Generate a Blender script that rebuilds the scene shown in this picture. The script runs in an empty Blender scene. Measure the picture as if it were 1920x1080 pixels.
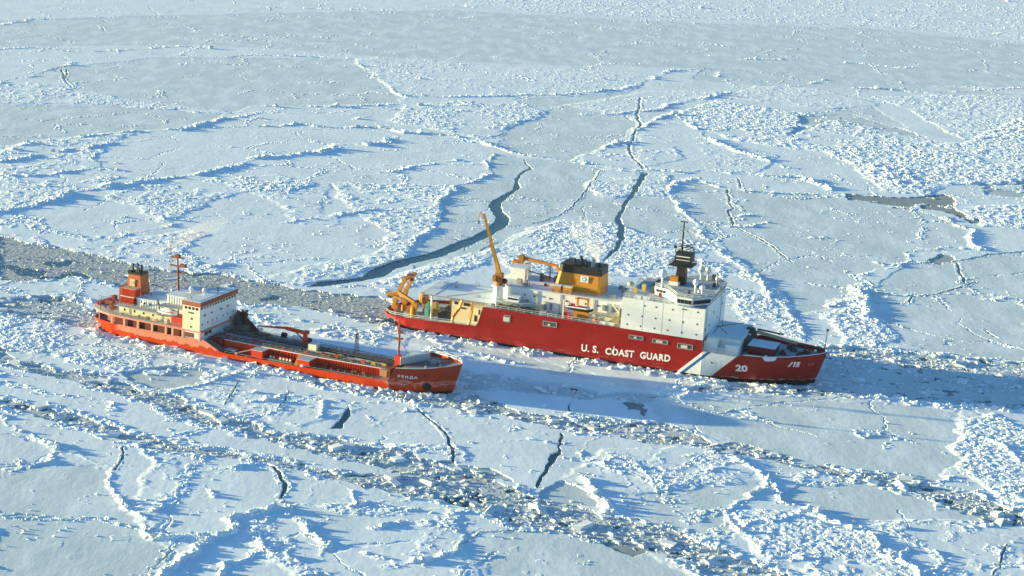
import bpy, math, random
import numpy as np
from mathutils import Vector, Matrix
R = math.radians
scene = bpy.context.scene
col = scene.collection

# ---------------------------------------------------------------- camera
CAM_F, CAM_P, CAM_R, CAM_H = 3400., .257, .062, 144.5      # focal length in photo pixels, pitch, roll, height
cam_d = bpy.data.cameras.new('camera'); cam = bpy.data.objects.new('camera', cam_d); col.objects.link(cam)
cam_d.sensor_width = 36; cam_d.lens = 36 * CAM_F / 1920
cam_d.clip_start = 1; cam_d.clip_end = 60000
cp, sp, cr, sr = math.cos(CAM_P), math.sin(CAM_P), math.cos(CAM_R), math.sin(CAM_R)
right0, up0, fw = Vector((1, 0, 0)), Vector((0, sp, cp)), Vector((0, cp, -sp))
# the picture is rolled a little: verticals lean right
right = right0 * cr + up0 * sr
up = -right0 * sr + up0 * cr
m = Matrix((right, up, -fw)).transposed().to_4x4()
m.translation = Vector((0, 0, CAM_H))
cam.matrix_world = m
scene.camera = cam

# ---------------------------------------------------------------- sky and sun
SUN_EL, SUN_AZ = 6.3, 171.3          # elevation; direction towards the sun, degrees from +X anticlockwise
SKY, SUNS, EXPO = .13, 5.0, 1.6
w = bpy.data.worlds.new('World'); scene.world = w; w.use_nodes = True
nt = w.node_tree; nt.nodes.clear()
so = nt.nodes.new('ShaderNodeOutputWorld'); bg = nt.nodes.new('ShaderNodeBackground')
sk = nt.nodes.new('ShaderNodeTexSky'); sk.sky_type = 'NISHITA'; sk.sun_disc = False
sk.sun_elevation = R(SUN_EL); sk.sun_rotation = R(90 - SUN_AZ); sk.ozone_density = 4.8; sk.dust_density = .3; sk.air_density = 1.3
nt.links.new(sk.outputs[0], bg.inputs[0]); bg.inputs[1].default_value = SKY
nt.links.new(bg.outputs[0], so.inputs[0])
sl = bpy.data.lights.new('sun', 'SUN'); sl.energy = SUNS; sl.angle = R(.5); sl.color = (1, .85, .40)
sun = bpy.data.objects.new('sun', sl); col.objects.link(sun)
sd = Vector((math.cos(R(SUN_EL)) * math.cos(R(SUN_AZ)), math.cos(R(SUN_EL)) * math.sin(R(SUN_AZ)), math.sin(R(SUN_EL))))
sun.rotation_euler = sd.to_track_quat('Z', 'Y').to_euler()
sun.location = (-300, 400, 300)
scene.view_settings.view_transform = 'Standard'; scene.view_settings.look = 'None'
scene.view_settings.exposure = EXPO; scene.view_settings.gamma = 1
scene.cycles.max_bounces = 6; scene.cycles.volume_bounces = 1

# ---------------------------------------------------------------- helpers
def ray(px, py):
    X, Y = px - 960, 540 - py
    a, b = X * cr - Y * sr, X * sr + Y * cr
    return np.array([a / CAM_F, cp + sp * b / CAM_F, -sp + cp * b / CAM_F])
def ground(px, py, z=0.):
    r = ray(px, py)
    r[2] = min(r[2], -.03)
    t = (z - CAM_H) / r[2]
    return (r[0] * t, r[1] * t)
def G(pts): return np.array([ground(*p) for p in pts])

def tag(o, label=None, cat=None, group=None, kind=None):
    if label: o['label'] = label
    if cat: o['category'] = cat
    if group: o['group'] = group
    if kind: o['kind'] = kind
    return o

_mats = {}
def mat(name, c, rough=.6, var=.12, scale=.6, spec=.3, streak=None, bump=0):
    if name in _mats: return _mats[name]
    M = bpy.data.materials.new(name); M.use_nodes = True
    n = M.node_tree; b = n.nodes['Principled BSDF']
    b.inputs['Roughness'].default_value = rough
    b.inputs['Specular IOR Level'].default_value = spec
    tc = n.nodes.new('ShaderNodeTexCoord'); nz = n.nodes.new('ShaderNodeTexNoise')
    nz.inputs['Scale'].default_value = scale; nz.inputs['Detail'].default_value = 6
    n.links.new(tc.outputs['Object'], nz.inputs['Vector'])
    mx = n.nodes.new('ShaderNodeMix'); mx.data_type = 'RGBA'
    mx.inputs[6].default_value = (*[v * (1 - var) for v in c], 1)
    mx.inputs[7].default_value = (*[min(1, v * (1 + var)) for v in c], 1)
    n.links.new(nz.outputs[0], mx.inputs[0]); last = mx.outputs[2]
    if streak:                         # vertical rust or dirt streaks
        mp = n.nodes.new('ShaderNodeMapping'); mp.inputs['Scale'].default_value = (1.1, 1.1, .12)
        n.links.new(tc.outputs['Object'], mp.inputs[0])
        n2 = n.nodes.new('ShaderNodeTexNoise'); n2.inputs['Scale'].default_value = 1.3; n2.inputs['Detail'].default_value = 5
        n.links.new(mp.outputs[0], n2.inputs[0])
        rp = n.nodes.new('ShaderNodeMapRange'); rp.inputs[1].default_value = .6; rp.inputs[2].default_value = .78
        rp.inputs[4].default_value = streak[1]
        n.links.new(n2.outputs[0], rp.inputs[0])
        m2 = n.nodes.new('ShaderNodeMix'); m2.data_type = 'RGBA'; n.links.new(rp.outputs[0], m2.inputs[0])
        n.links.new(last, m2.inputs[6]); m2.inputs[7].default_value = (*streak[0], 1); last = m2.outputs[2]
    n.links.new(last, b.inputs['Base Color'])
    if bump:
        bp = n.nodes.new('ShaderNodeBump'); bp.inputs['Strength'].default_value = bump; bp.inputs['Distance'].default_value = .1
        n3 = n.nodes.new('ShaderNodeTexNoise'); n3.inputs['Scale'].default_value = 2.5; n3.inputs['Detail'].default_value = 6
        n.links.new(tc.outputs['Object'], n3.inputs[0]); n.links.new(n3.outputs[0], bp.inputs['Height'])
        n.links.new(bp.outputs[0], b.inputs['Normal'])
    _mats[name] = M
    return M

def np_mesh(name, V, F, attrs=None, smooth=False):
    """V (n,3) float, F (m,4) or (m,3) int -> mesh"""
    me = bpy.data.meshes.new(name)
    V = np.ascontiguousarray(V, np.float32); F = np.ascontiguousarray(F, np.int32); k = F.shape[1]
    me.vertices.add(len(V)); me.vertices.foreach_set('co', V.ravel())
    me.loops.add(F.size); me.loops.foreach_set('vertex_index', F.ravel())
    me.polygons.add(len(F)); me.polygons.foreach_set('loop_start', np.arange(0, F.size, k, dtype=np.int32))
    me.polygons.foreach_set('loop_total', np.full(len(F), k, np.int32))
    me.polygons.foreach_set('use_smooth', np.full(len(F), smooth, bool))
    for an, av in (attrs or {}).items():
        a = me.attributes.new(an, 'FLOAT', 'POINT'); a.data.foreach_set('value', np.ascontiguousarray(av, np.float32))
    me.update(calc_edges=True)
    return me

class MB:
    def __init__(s): s.v = []; s.f = []; s.pc = []
    def add(s, vs, fs):
        k = len(s.v); s.v += [tuple(p) for p in vs]; s.pc.append((k, len(s.v), len(s.f), len(s.f) + len(fs))); s.f += [tuple(i + k for i in f) for f in fs]; return s
    def box(s, x0, x1, y0, y1, z0, z1):
        return s.add([(x, y, z) for z in (z0, z1) for y in (y0, y1) for x in (x0, x1)],
                     [(0, 2, 3, 1), (4, 5, 7, 6), (0, 1, 5, 4), (2, 6, 7, 3), (0, 4, 6, 2), (1, 3, 7, 5)])
    def prism(s, poly, z0, z1, taper=None):
        n = len(poly); t = poly if taper is None else taper
        vs = [(x, y, z0) for x, y in poly] + [(x, y, z1) for x, y in t]
        return s.add(vs, [tuple(range(n))[::-1], tuple(range(n, 2 * n))] + [(i, (i + 1) % n, n + (i + 1) % n, n + i) for i in range(n)])
    def xz(s, poly, y0, y1):            # outline in the x-z plane, given a thickness in y
        n = len(poly)
        vs = [(x, y0, z) for x, z in poly] + [(x, y1, z) for x, z in poly]
        return s.add(vs, [tuple(range(n)), tuple(range(n, 2 * n))[::-1]] + [(i, n + i, n + (i + 1) % n, (i + 1) % n) for i in range(n)])
    def tube(s, p, q, r, r2=None, n=6):
        p, q = Vector(p), Vector(q); d = (q - p).normalized()
        a = d.orthogonal().normalized(); b = d.cross(a); r2 = r if r2 is None else r2
        vs = [p + (a * math.cos(t) + b * math.sin(t)) * r for t in [2 * math.pi * i / n for i in range(n)]]
        vs += [q + (a * math.cos(t) + b * math.sin(t)) * r2 for t in [2 * math.pi * i / n for i in range(n)]]
        return s.add(vs, [tuple(range(n))[::-1], tuple(range(n, 2 * n))] + [(i, (i + 1) % n, n + (i + 1) % n, n + i) for i in range(n)])
    def beam(s, p, q, wy, h, wy2=None, h2=None):     # rectangular beam, width across, height
        p, q = Vector(p), Vector(q); d = (q - p).normalized()
        side = Vector((0, 0, 1)).cross(d)
        side = side.normalized() if side.length > 1e-4 else Vector((0, 1, 0))
        u = d.cross(side); wy2 = wy2 or wy; h2 = h2 or h
        vs = [p + side * a * wy / 2 + u * b * h / 2 for a, b in ((-1, -1), (1, -1), (1, 1), (-1, 1))]
        vs += [q + side * a * wy2 / 2 + u * b * h2 / 2 for a, b in ((-1, -1), (1, -1), (1, 1), (-1, 1))]
        return s.add(vs, [(3, 2, 1, 0), (4, 5, 6, 7), (0, 1, 5, 4), (1, 2, 6, 5), (2, 3, 7, 6), (3, 0, 4, 7)])
    def path(s, pts, r, n=6):
        for a, b in zip(pts, pts[1:]): s.tube(a, b, r, n=n)
        return s
    def ball(s, c, r, n=12, k=8, sz=1.):
        vs = []; fs = []
        for i in range(k + 1):
            t = math.pi * i / k
            for j in range(n):
                a = 2 * math.pi * j / n
                vs.append((c[0] + r * math.sin(t) * math.cos(a), c[1] + r * math.sin(t) * math.sin(a), c[2] + r * sz * math.cos(t)))
        for i in range(k):
            for j in range(n): fs.append((i * n + j, (i + 1) * n + j, (i + 1) * n + (j + 1) % n, i * n + (j + 1) % n))
        return s.add(vs, fs)
    def rail(s, pts, h=1.1, step=2., r=.045, rows=2):
        for a, b in zip(pts, pts[1:]):
            a, b = Vector(a), Vector(b); L = (b - a).length; n = max(1, int(L / step))
            for i in range(n + 1):
                p = a.lerp(b, i / n); s.tube(p, p + Vector((0, 0, h)), r, n=4)
            for j in range(rows):
                o = Vector((0, 0, h * (1 - j / rows))); s.tube(a + o, b + o, r, n=4)
        return s
    def build(s, name, M, parent=None, smooth=False, gap=.12):
        """one object per group of touching shapes; returns the first"""
        n = len(s.pc); bb = []
        for a, b, _, _ in s.pc:
            q = np.array(s.v[a:b]); bb.append((q.min(0) - gap / 2, q.max(0) + gap / 2))
        lab = list(range(n))
        def find(i):
            while lab[i] != i: i = lab[i]
            return i
        for i in range(n):
            for j in range(i):
                if np.all(bb[i][0] <= bb[j][1]) and np.all(bb[j][0] <= bb[i][1]): lab[find(i)] = find(j)
        first = None
        for g in sorted(set(find(i) for i in range(n))):
            v = []; f = []
            for i in range(n):
                if find(i) != g: continue
                a, b, c, d = s.pc[i]; k = len(v) - a; v += s.v[a:b]; f += [tuple(t + k for t in q) for q in s.f[c:d]]
            o = s._one(name, v, f, M, parent, smooth); first = first or o
        return first
    def _one(s, name, v, f, M, parent, smooth):
        me = bpy.data.meshes.new(name); me.from_pydata(v, [], f); me.update()
        import bmesh
        bm = bmesh.new(); bm.from_mesh(me); bmesh.ops.recalc_face_normals(bm, faces=bm.faces); bm.to_mesh(me); bm.free()
        if smooth:
            for p in me.polygons: p.use_smooth = True
        me.materials.append(M)
        o = bpy.data.objects.new(name, me); col.objects.link(o); o.parent = parent
        return o
# ================================================================ sea ice
rng = np.random.default_rng(7)
def _hash(ix, iy, s):
    h = (ix.astype(np.int64) * 374761393 + iy.astype(np.int64) * 668265263 + s * 2147483647 + s * 974711) & 0xffffffff
    h = ((h ^ (h >> 13)) * 1274126177) & 0xffffffff
    h = (h ^ (h >> 16)) & 0xffffffff
    h = ((h * 2246822519) & 0xffffffff) ^ (h >> 11)
    return ((h & 0xffffff) / float(0x1000000)).astype(np.float32)
def vnoise(x, y, s=0):
    ix, iy = np.floor(x), np.floor(y); fx, fy = (x - ix).astype(np.float32), (y - iy).astype(np.float32)
    ix = ix.astype(np.int64); iy = iy.astype(np.int64)
    fx = fx * fx * (3 - 2 * fx); fy = fy * fy * (3 - 2 * fy)
    a, b, c, d = _hash(ix, iy, s), _hash(ix + 1, iy, s), _hash(ix, iy + 1, s), _hash(ix + 1, iy + 1, s)
    return (a * (1 - fx) + b * fx) * (1 - fy) + (c * (1 - fx) + d * fx) * fy
def fbm(x, y, sc, o=4, s=0):
    r = 0; a = .5; t = 0
    for i in range(o):
        r = r + a * vnoise(x / sc + 17.3 * i, y / sc - 9.1 * i, s + i); t += a; a *= .5; sc = sc / 2.03
    return r / t
def sst(a, b, x):
    t = np.clip((x - a) / (b - a), 0, 1); return t * t * (3 - 2 * t)
def cells(x, y, sc, s, fill=1.):
    """rubble: each jittered cell is one tilted block; returns height field 0..1"""
    X, Y = x / sc, y / sc; ix, iy = np.floor(X).astype(np.int64), np.floor(Y).astype(np.int64)
    best = np.full(x.shape, 9., np.float32); hh = np.zeros(x.shape, np.float32)
    for dx in (-1, 0, 1):
        for dy in (-1, 0, 1):
            cx, cy = ix + dx, iy + dy
            jx, jy = _hash(cx, cy, s), _hash(cx, cy, s + 1)
            ux, uy = (X - (cx + jx)).astype(np.float32), (Y - (cy + jy)).astype(np.float32)
            a = _hash(cx, cy, s + 2) * 6.283; ca, sa = np.cos(a), np.sin(a)
            el = .7 + .9 * _hash(cx, cy, s + 3)
            d = np.maximum(np.abs(ux * ca + uy * sa) * el, np.abs(-ux * sa + uy * ca))
            k = d < best; best = np.where(k, d, best)
            top = _hash(cx, cy, s + 4); tilt = 1.3 * (_hash(cx, cy, s + 5) - .5); on = _hash(cx, cy, s + 6) < fill
            h = np.where(on, np.maximum(0, .25 + .75 * top + tilt * (ux * ca + uy * sa) * 1.3), 0) * (d < .62)
            hh = np.where(k, h, hh)
    return hh

def sub(x, y, P, marg):
    lo, hi = P.min(0) - marg, P.max(0) + marg
    return np.nonzero((x > lo[0]) & (x < hi[0]) & (y > lo[1]) & (y < hi[1]))[0]
def seg_dist(x, y, P):
    d = np.full(x.shape, 1e9, np.float32)
    for a, b in zip(P[:-1], P[1:]):
        e = b - a; L = e @ e + 1e-9
        t = np.clip(((x - a[0]) * e[0] + (y - a[1]) * e[1]) / L, 0, 1)
        d = np.minimum(d, np.hypot(x - a[0] - t * e[0], y - a[1] - t * e[1]))
    return d
def poly_sd(x, y, P):            # signed distance, inside positive
    Q = np.vstack([P, P[:1]]); d = seg_dist(x, y, Q); ins = np.zeros(x.shape, bool)
    for a, b in zip(Q[:-1], Q[1:]):
        c = ((a[1] > y) != (b[1] > y)) & (x < (b[0] - a[0]) * (y - a[1]) / (b[1] - a[1] + 1e-12) + a[0]); ins ^= c
    return np.where(ins, d, -d)

# Outlines read off the photograph and laid on the sea surface (photo pixels -> metres on the ice).
RUBBLE = [  # outline, height, cover, block size
 ([(663,110),(720,108),(800,112),(900,122),(965,128),(1060,131),(1200,139),(1230,142),(1190,170),(1130,178),(960,180),(840,183),(760,185),(735,170),(700,142)],.35,.4,3.0),
 ([(760,197),(880,190),(990,200),(1030,212),(1000,225),(960,238),(935,258),(900,262),(850,252),(790,240),(730,228)],.6,.7,2.4),
 ([(1065,198),(1120,190),(1190,174),(1290,170),(1360,175),(1300,192),(1230,205),(1180,215),(1130,211)],.35,.3,2.5),
 ([(1270,212),(1340,190),(1420,200),(1520,215),(1620,235),(1740,265),(1800,270),(1930,215),(1930,340),(1860,345),(1780,350),(1740,368),(1650,360),(1620,330),(1585,305),(1540,285),(1440,275),(1380,265),(1320,245)],.75,.8,2.6),
 ([(1640,185),(1760,178),(1850,180),(1930,190),(1930,260),(1800,262),(1740,230),(1700,205)],.6,.7,2.8),
 ([(1350,180),(1420,162),(1540,170),(1650,195),(1640,205),(1540,205),(1450,195)],.4,.5,2.8),
 ([(870,14),(1000,22),(1200,32),(1400,38),(1520,46),(1640,50),(1760,58),(1930,80),(1930,-60),(1100,-60),(900,-20)],.55,.38,4.5),
 ([(-10,152),(60,155),(110,162),(140,172),(230,185),(330,200),(440,212),(430,216),(300,207),(200,197),(-10,195)],.5,.6,3.0),
 ([(-10,285),(60,265),(150,262),(260,250),(200,275),(185,300),(195,325),(240,335),(120,375),(-10,400)],.5,.6,2.4),
 ([(190,372),(270,345),(400,335),(520,330),(600,345),(560,360),(480,362),(400,375),(380,395),(345,400),(330,422),(300,420),(250,392)],.5,.6,2.0),
 ([(620,345),(700,345),(850,350),(830,385),(825,430),(770,460),(760,490),(640,525),(560,538),(470,528),(600,498),(700,478),(735,440),(690,412),(640,380)],.55,.6,1.8),
 ([(430,345),(620,345),(600,395),(640,420),(560,425),(520,380)],.3,.3,1.8),
 ([(-10,400),(60,430),(150,440),(300,445),(360,430),(400,440),(330,480),(440,516),(240,494),(100,462),(-10,440)],.5,.5,1.8),
 ([(700,535),(760,512),(830,490),(950,462),(900,500),(800,535),(720,552)],.55,.5,1.6),
 ([(985,430),(1050,415),(1150,420),(1200,440),(1330,460),(1400,500),(1480,560),(1500,610),(1505,640),(1400,620),(1370,560),(1200,520),(960,510),(930,480)],.6,.6,1.7),
 ([(1130,320),(1140,312),(1260,330),(1250,370),(1200,370),(1130,370),(1095,350)],.45,.5,1.8),
 ([(1085,305),(1120,280),(1190,270),(1270,275),(1290,300),(1200,315),(1130,315)],.5,.45,1.9),
 ([(1190,243),(1240,217),(1275,222),(1330,265),(1460,292),(1430,325),(1270,322),(1200,312)],.3,.2,1.9),
 ([(1790,390),(1930,385),(1930,432),(1830,425),(1800,405)],.8,.9,1.8),
 ([(1545,600),(1580,562),(1625,555),(1640,590),(1690,640),(1640,652),(1580,645)],.6,.6,1.4),
 ([(1600,300),(1700,320),(1740,360),(1650,350)],.7,.8,2.0),
 ([(-10,540),(100,545),(190,590),(190,620),(330,680),(420,700),(440,720),(330,712),(230,700),(120,680),(-10,645)],.6,.8,1.3),
 ([(470,960),(560,945),(760,950),(870,960),(850,1000),(880,1040),(930,1090),(560,1090),(480,1040)],.5,.45,1.1),
 ([(1120,850),(1250,840),(1400,850),(1440,870),(1390,905),(1230,925),(1130,930),(1060,900)],.4,.35,1.1),
 ([(1380,965),(1500,960),(1600,990),(1740,975),(1930,1010),(1930,1090),(1540,1090),(1430,1050)],.5,.5,1.1),
 ([(1800,790),(1880,780),(1930,820),(1930,960),(1860,935),(1790,870)],.55,.6,1.2),
 ([(720,835),(850,835),(880,860),(840,885),(760,872)],.4,.6,1.0),
 ([(270,880),(330,860),(360,900),(330,950),(280,1000),(250,960)],.4,.35,1.0),
 ([(440,560),(520,565),(660,600),(740,610),(790,625),(760,650),(600,630),(450,600)],.45,.4,1.3),
 ([(770,640),(900,672),(1060,705),(1250,740),(1230,745),(1060,722),(900,700),(870,690)],.55,.55,1.2),
 ([(450,610),(560,625),(700,650),(740,640),(700,625),(560,600),(470,590)],.4,.4,1.3),
 ([(200,690),(330,715),(520,745),(640,750),(700,770),(560,800),(420,760),(260,715)],.25,.18,1.2),
]
RIDGES = [   # line, height m, half width m
 ([(-10,278),(90,266),(150,258),(230,250),(340,243),(400,228),(440,222),(475,215)],1.1,2.6),
 ([(440,238),(560,235),(620,240),(700,240),(760,250),(840,255),(900,268),(960,288),(1000,296),(1070,305),(1140,312)],.9,2.0),
 ([(0,305),(80,292),(200,272),(280,262)],.8,2.0),([(0,330),(60,332),(180,318),(230,322)],.7,1.6),
 ([(-10,402),(60,388),(110,372),(200,352),(300,338),(380,328),(440,315),(480,298),(560,290),(600,288),(630,272),(680,275),(720,268),(745,258)],1.3,2.2),
 ([(660,333),(730,322),(800,310),(860,300)],.5,1.2),([(230,440),(300,430),(360,415)],.6,1.5),([(190,420),(220,412),(260,402)],.3,.8),
 ([(395,502),(440,490),(480,482),(530,487)],.9,1.8),([(530,418),(600,415),(640,402),(700,395)],.8,1.6),
 ([(924,290),(918,325)],.4,.8),([(925,325),(880,345),(848,355),(828,380),(822,425),(775,455),(758,485)],.6,1.4),
 ([(1075,305),(1110,285),(1150,272),(1190,268)],1.0,2.2),
 ([(1190,330),(1200,318),(1270,325),(1330,320),(1400,330),(1500,335),(1540,345),(1560,355)],.8,1.8),
 ([(1190,252),(1210,235),(1240,218),(1270,215),(1290,232),(1320,258),(1370,280),(1420,295),(1470,315),(1500,318)],1.0,1.8),
 ([(1090,215),(1160,215),(1230,205),(1290,190),(1340,182),(1370,172)],1.1,2.2),
 ([(760,187),(830,183),(960,180),(1080,177),(1150,170),(1200,160),(1230,145),(1260,133),(1290,130)],1.0,2.2),
 ([(663,112),(690,135),(720,160),(760,185)],.7,1.8),([(470,201),(590,200),(650,202),(740,195)],.7,2.2),([(1310,128),(1348,132),(1352,148)],.4,1.3),
 ([(480,222),(560,236)],.5,1.5),([(660,225),(720,212),(735,205)],.6,1.6),
 ([(1256,358),(1265,345),(1310,335)],.9,1.4),([(1256,355),(1265,380),(1295,410),(1320,450),(1370,490),(1420,530),(1445,560),(1480,590),(1500,625)],.7,1.1),
 ([(1310,335),(1330,345),(1360,357),(1420,362),(1530,365)],.5,1.),([(1500,335),(1530,345),(1560,358)],1.,2.),
 ([(1770,410),(1790,425),(1820,432),(1820,450),(1830,465),(1850,472)],1.0,1.5),
 ([(1850,472),(1780,465),(1740,470),(1700,475),(1706,490),(1690,503),(1650,508),(1615,520),(1620,542)],.8,1.2),
 ([(1600,540),(1618,560),(1622,600)],1.1,1.5),([(1545,575),(1590,570),(1625,590)],.8,1.),([(1635,490),(1660,500),(1690,497)],.7,1.),
 ([(1840,560),(1890,560),(1925,580)],.7,1.3),([(1500,490),(1560,490)],.0,.1),
 ([(1380,405),(1420,402),(1490,408)],.6,1.6),([(1360,427),(1400,425),(1440,415)],.7,1.4),([(1520,448),(1560,448)],.6,1.2),
 ([(1700,425),(1760,440)],0,.1),([(1940,345),(1870,340),(1840,345),(1800,352)],.7,1.4),
 ([(1330,105),(1390,112),(1480,112)],.5,2.),([(1560,118),(1620,120),(1700,130)],.3,1.5),([(1690,128),(1720,126)],.6,2.),([(1450,160),(1500,162),(1545,150)],.7,1.8),
 ([(1600,165),(1660,168),(1700,172),(1760,178)],.8,2.),([(1780,172),(1850,170),(1930,164)],.4,1.4),
 ([(-5,93),(60,90),(150,100),(330,88),(400,92)],.4,1.8),([(240,103),(300,102),(400,108),(480,104),(600,108),(660,110)],.5,1.8),
 ([(350,50),(370,62),(430,68),(480,72)],.4,1.8),([(-5,158),(30,150),(60,145),(100,130),(140,118)],.7,1.6),([(0,48),(60,36),(100,37)],.4,2.),([(270,98),(275,100)],.8,2.),([(330,88),(350,87)],.8,2.),
 ([(480,14),(640,18),(760,19)],.4,2.),
 # foreground
 ([(-5,770),(20,800),(40,812),(80,830),(115,850),(160,870),(205,882),(211,910),(225,938),(245,955),(256,972),(262,992),(290,1018),(340,1012),(400,1005),(440,988)],1.0,.9),
 ([(30,862),(52,876),(100,866),(112,846)],.6,.8),([(-5,902),(30,885),(50,878)],.4,.6),
 ([(290,1085),(340,1050),(380,1020),(412,1003),(440,975),(480,965),(540,955),(562,962)],1.2,1.1),
 ([(360,892),(400,885),(440,880),(482,872)],.9,.9),([(360,895),(330,925),(310,945),(280,962)],.8,.8),([(370,915),(395,940)],.5,.5),
 ([(250,835),(270,862),(310,882),(335,895),(360,892)],.5,.8),([(410,1085),(420,1060),(480,1045),(510,1035)],.6,.6),
 ([(480,1000),(510,1035),(540,1055),(590,1060)],.7,.8),([(555,965),(582,990),(602,1020),(590,1050)],1.1,1.),
 ([(640,950),(700,950),(800,962)],.5,.6),([(480,970),(560,945),(680,950),(740,945),(790,925)],.7,1.),
 ([(690,992),(740,980),(800,975),(840,985),(862,1018),(850,1042),(800,1055),(740,1062),(700,1045)],.9,.9),
 ([(505,870),(530,905),(533,940)],.4,.6),([(580,932),(590,908),(640,890)],.4,.5),([(640,905),(662,920),(665,950)],.4,.4),
 ([(1100,905),(1125,922),(1138,950),(1135,975),(1150,990)],1.0,.9),([(1190,925),(1250,922),(1310,900),(1350,880),(1372,862),(1402,850)],.6,.6),
 ([(1180,875),(1230,900),(1250,922)],.6,.6),([(1350,845),(1400,878),(1442,905)],.9,.8),
 ([(1440,905),(1402,940),(1372,965),(1366,978),(1395,1000)],.7,.6),([(1440,905),(1470,940),(1512,955),(1530,975),(1600,1000),(1650,1035),(1720,1078)],.9,.7),
 ([(1512,955),(1462,978),(1400,985)],.6,.6),([(1380,990),(1460,1030),(1550,1078)],.8,.7),([(1590,975),(1680,980),(1760,992),(1800,975),(1850,985)],.5,.7),
 ([(1685,1055),(1700,1025),(1750,1030),(1765,1060),(1740,1080)],.6,.6),([(1160,940),(1190,942),(1225,935)],.5,.7),([(1130,948),(1155,965)],.7,.9),
 ([(265,748),(330,735),(380,722),(440,703),(500,707)],.5,.8),([(192,748),(202,772)],.9,.8),([(478,762),(540,745),(600,755),(592,782)],.5,.8),([(330,790),(350,775),(372,755)],.5,.6),
 ([(700,802),(720,785),(762,770)],.6,.8),([(730,812),(785,815)],.5,.8),([(930,830),(985,822),(1060,832)],.3,.5),([(1070,860),(1090,830),(1140,815)],.4,.5),([(1130,870),(1170,905),(1210,922)],.6,.5),
 ([(1280,812),(1300,822),(1350,812),(1335,805),(1295,806)],0,.1),([(1603,815),(1620,824),(1652,816),(1650,808),(1612,806),(1603,815)],.4,.35),
 ([(1180,890),(1215,905)],.6,.5),([(1075,870),(1120,872),(1160,862)],.3,.4),([(1790,870),(1820,892),(1850,890)],.5,.6),([(1760,905),(1790,895),(1815,893)],.6,.6),
 ([(1820,815),(1860,832),(1880,845)],.6,.5),([(1860,830),(1920,870)],.6,.6),([(0,712),(20,705),(50,715)],.6,.8),
 # thrown-up blocks beside the channels
 ([(1270,748),(1330,737),(1450,733),(1560,742),(1640,750),(1720,756),(1800,762),(1925,772)],1.2,1.5),
 ([(770,628),(850,655),(960,678),(1060,700),(1180,722),(1300,738)],.6,1.),([(1560,652),(1640,650),(1720,662),(1800,672),(1925,682)],.6,1.4),
 ([(1060,725),(1150,735),(1230,742),(1270,735),(1310,728)],.6,.9),
 ([(-5,565),(60,556),(120,552),(180,566)],.8,1.4),([(170,590),(190,600)],.8,1.5),([(430,690),(560,718),(640,735),(720,748),(800,760)],.5,.9),
]
CRACKS = [  # line, half width
 ([(1130,320),(1110,345),(1095,365),(1070,390),(1050,405),(1000,420)],.3),([(1200,185),(1195,215),(1200,235),(1180,270),(1180,290),(1205,318)],.6),
 ([(1362,357),(1368,380),(1374,392),(1362,396),(1375,425)],.45),([(1375,425),(1430,450),(1470,480),(1487,493)],.35),([(1385,335),(1388,355)],.4),
 ([(1640,570),(1700,570),(1710,558),(1760,552),(1800,540),(1830,530)],.35),([(1690,497),(1790,492),(1850,480),(1925,472)],.45),([(1797,495),(1802,515),(1812,532)],.5),
 ([(1697,391),(1750,405),(1780,420)],.2),([(1580,372),(1500,366),(1400,362)],.3),
 ([(499,868),(515,885),(530,905),(527,935)],.45),([(783,768),(812,795),(832,812),(846,850),(849,868)],.4),
 ([(420,760),(452,715)],.2),([(520,770),(545,735)],.2),([(1862,1085),(1870,1060),(1890,1025)],.18),([(902,472),(908,465),(935,455)],.3),
 ([(227,840),(225,858),(212,885)],.25),([(1068,757),(1070,775)],.25),([(1100,785),(1112,800)],.2),([(870,718),(960,730),(1060,742)],.3),([(1060,742),(1180,752)],.4),
 ([(1090,808),(1120,800)],.15),([(210,795),(235,810)],.0),([(490,755),(510,745)],.15),([(340,695),(300,730),(260,745)],.25),([(230,705),(320,695),(350,690)],.25),([(-5,540),(60,520)],.4),
 ([(1195,975),(1215,985),(1240,1000)],.25),([(960,995),(900,1000),(850,1035)],.2),([(1850,620),(1870,635)],.3),([(1180,400),(1245,400)],.0),
 ([(116,130),(120,150),(132,165)],.5),([(126,130),(122,150)],.4),([(0,155),(70,140),(140,118)],.3),([(410,115),(425,122),(455,122)],.3),([(1140,115),(1200,90)],.0),
 ([(640,560),(700,600)],.0),([(130,590),(90,595),(40,600)],.25),([(1000,915),(960,925)],.0),([(1925,165),(1850,172)],.2),([(860,300),(740,320)],.0),([(1062,888),(1100,900)],.0),
 ([(855,700),(900,706),(960,716)],.3),([(1180,500),(1130,492)],.0),
]
LEADS = [
 ([(575,540),(600,528),(680,520),(705,502),(742,490),(800,477),(842,461),(885,445),(915,430),(930,410),(927,400),(915,390),(927,375),(960,357),(967,332),(982,321),(992,316),(983,307),(984,299),(986,307),(997,317),(975,330),(971,342),(975,352),(964,362),(942,380),(939,392),(952,405),(957,415),(950,427),(917,445),(865,467),(830,482),(775,495),(745,505),(720,520),(680,528),(605,538)]),
 ([(1202,326),(1190,347),(1177,370),(1160,397),(1154,412),(1157,425),(1156,442),(1160,452),(1145,472),(1129,492),(1133,492),(1147,482),(1159,467),(1171,450),(1169,425),(1165,407),(1172,390),(1187,370),(1202,347),(1216,326)]),
 ([(637,740),(660,772),(652,790),(640,805),(618,806),(645,778),(655,765)]),
 ([(1045,810),(1052,815),(1049,840),(1051,854),(1042,862),(1035,880),(1005,917),(1001,912),(1025,882),(1032,852),(1045,847)]),
]
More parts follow.
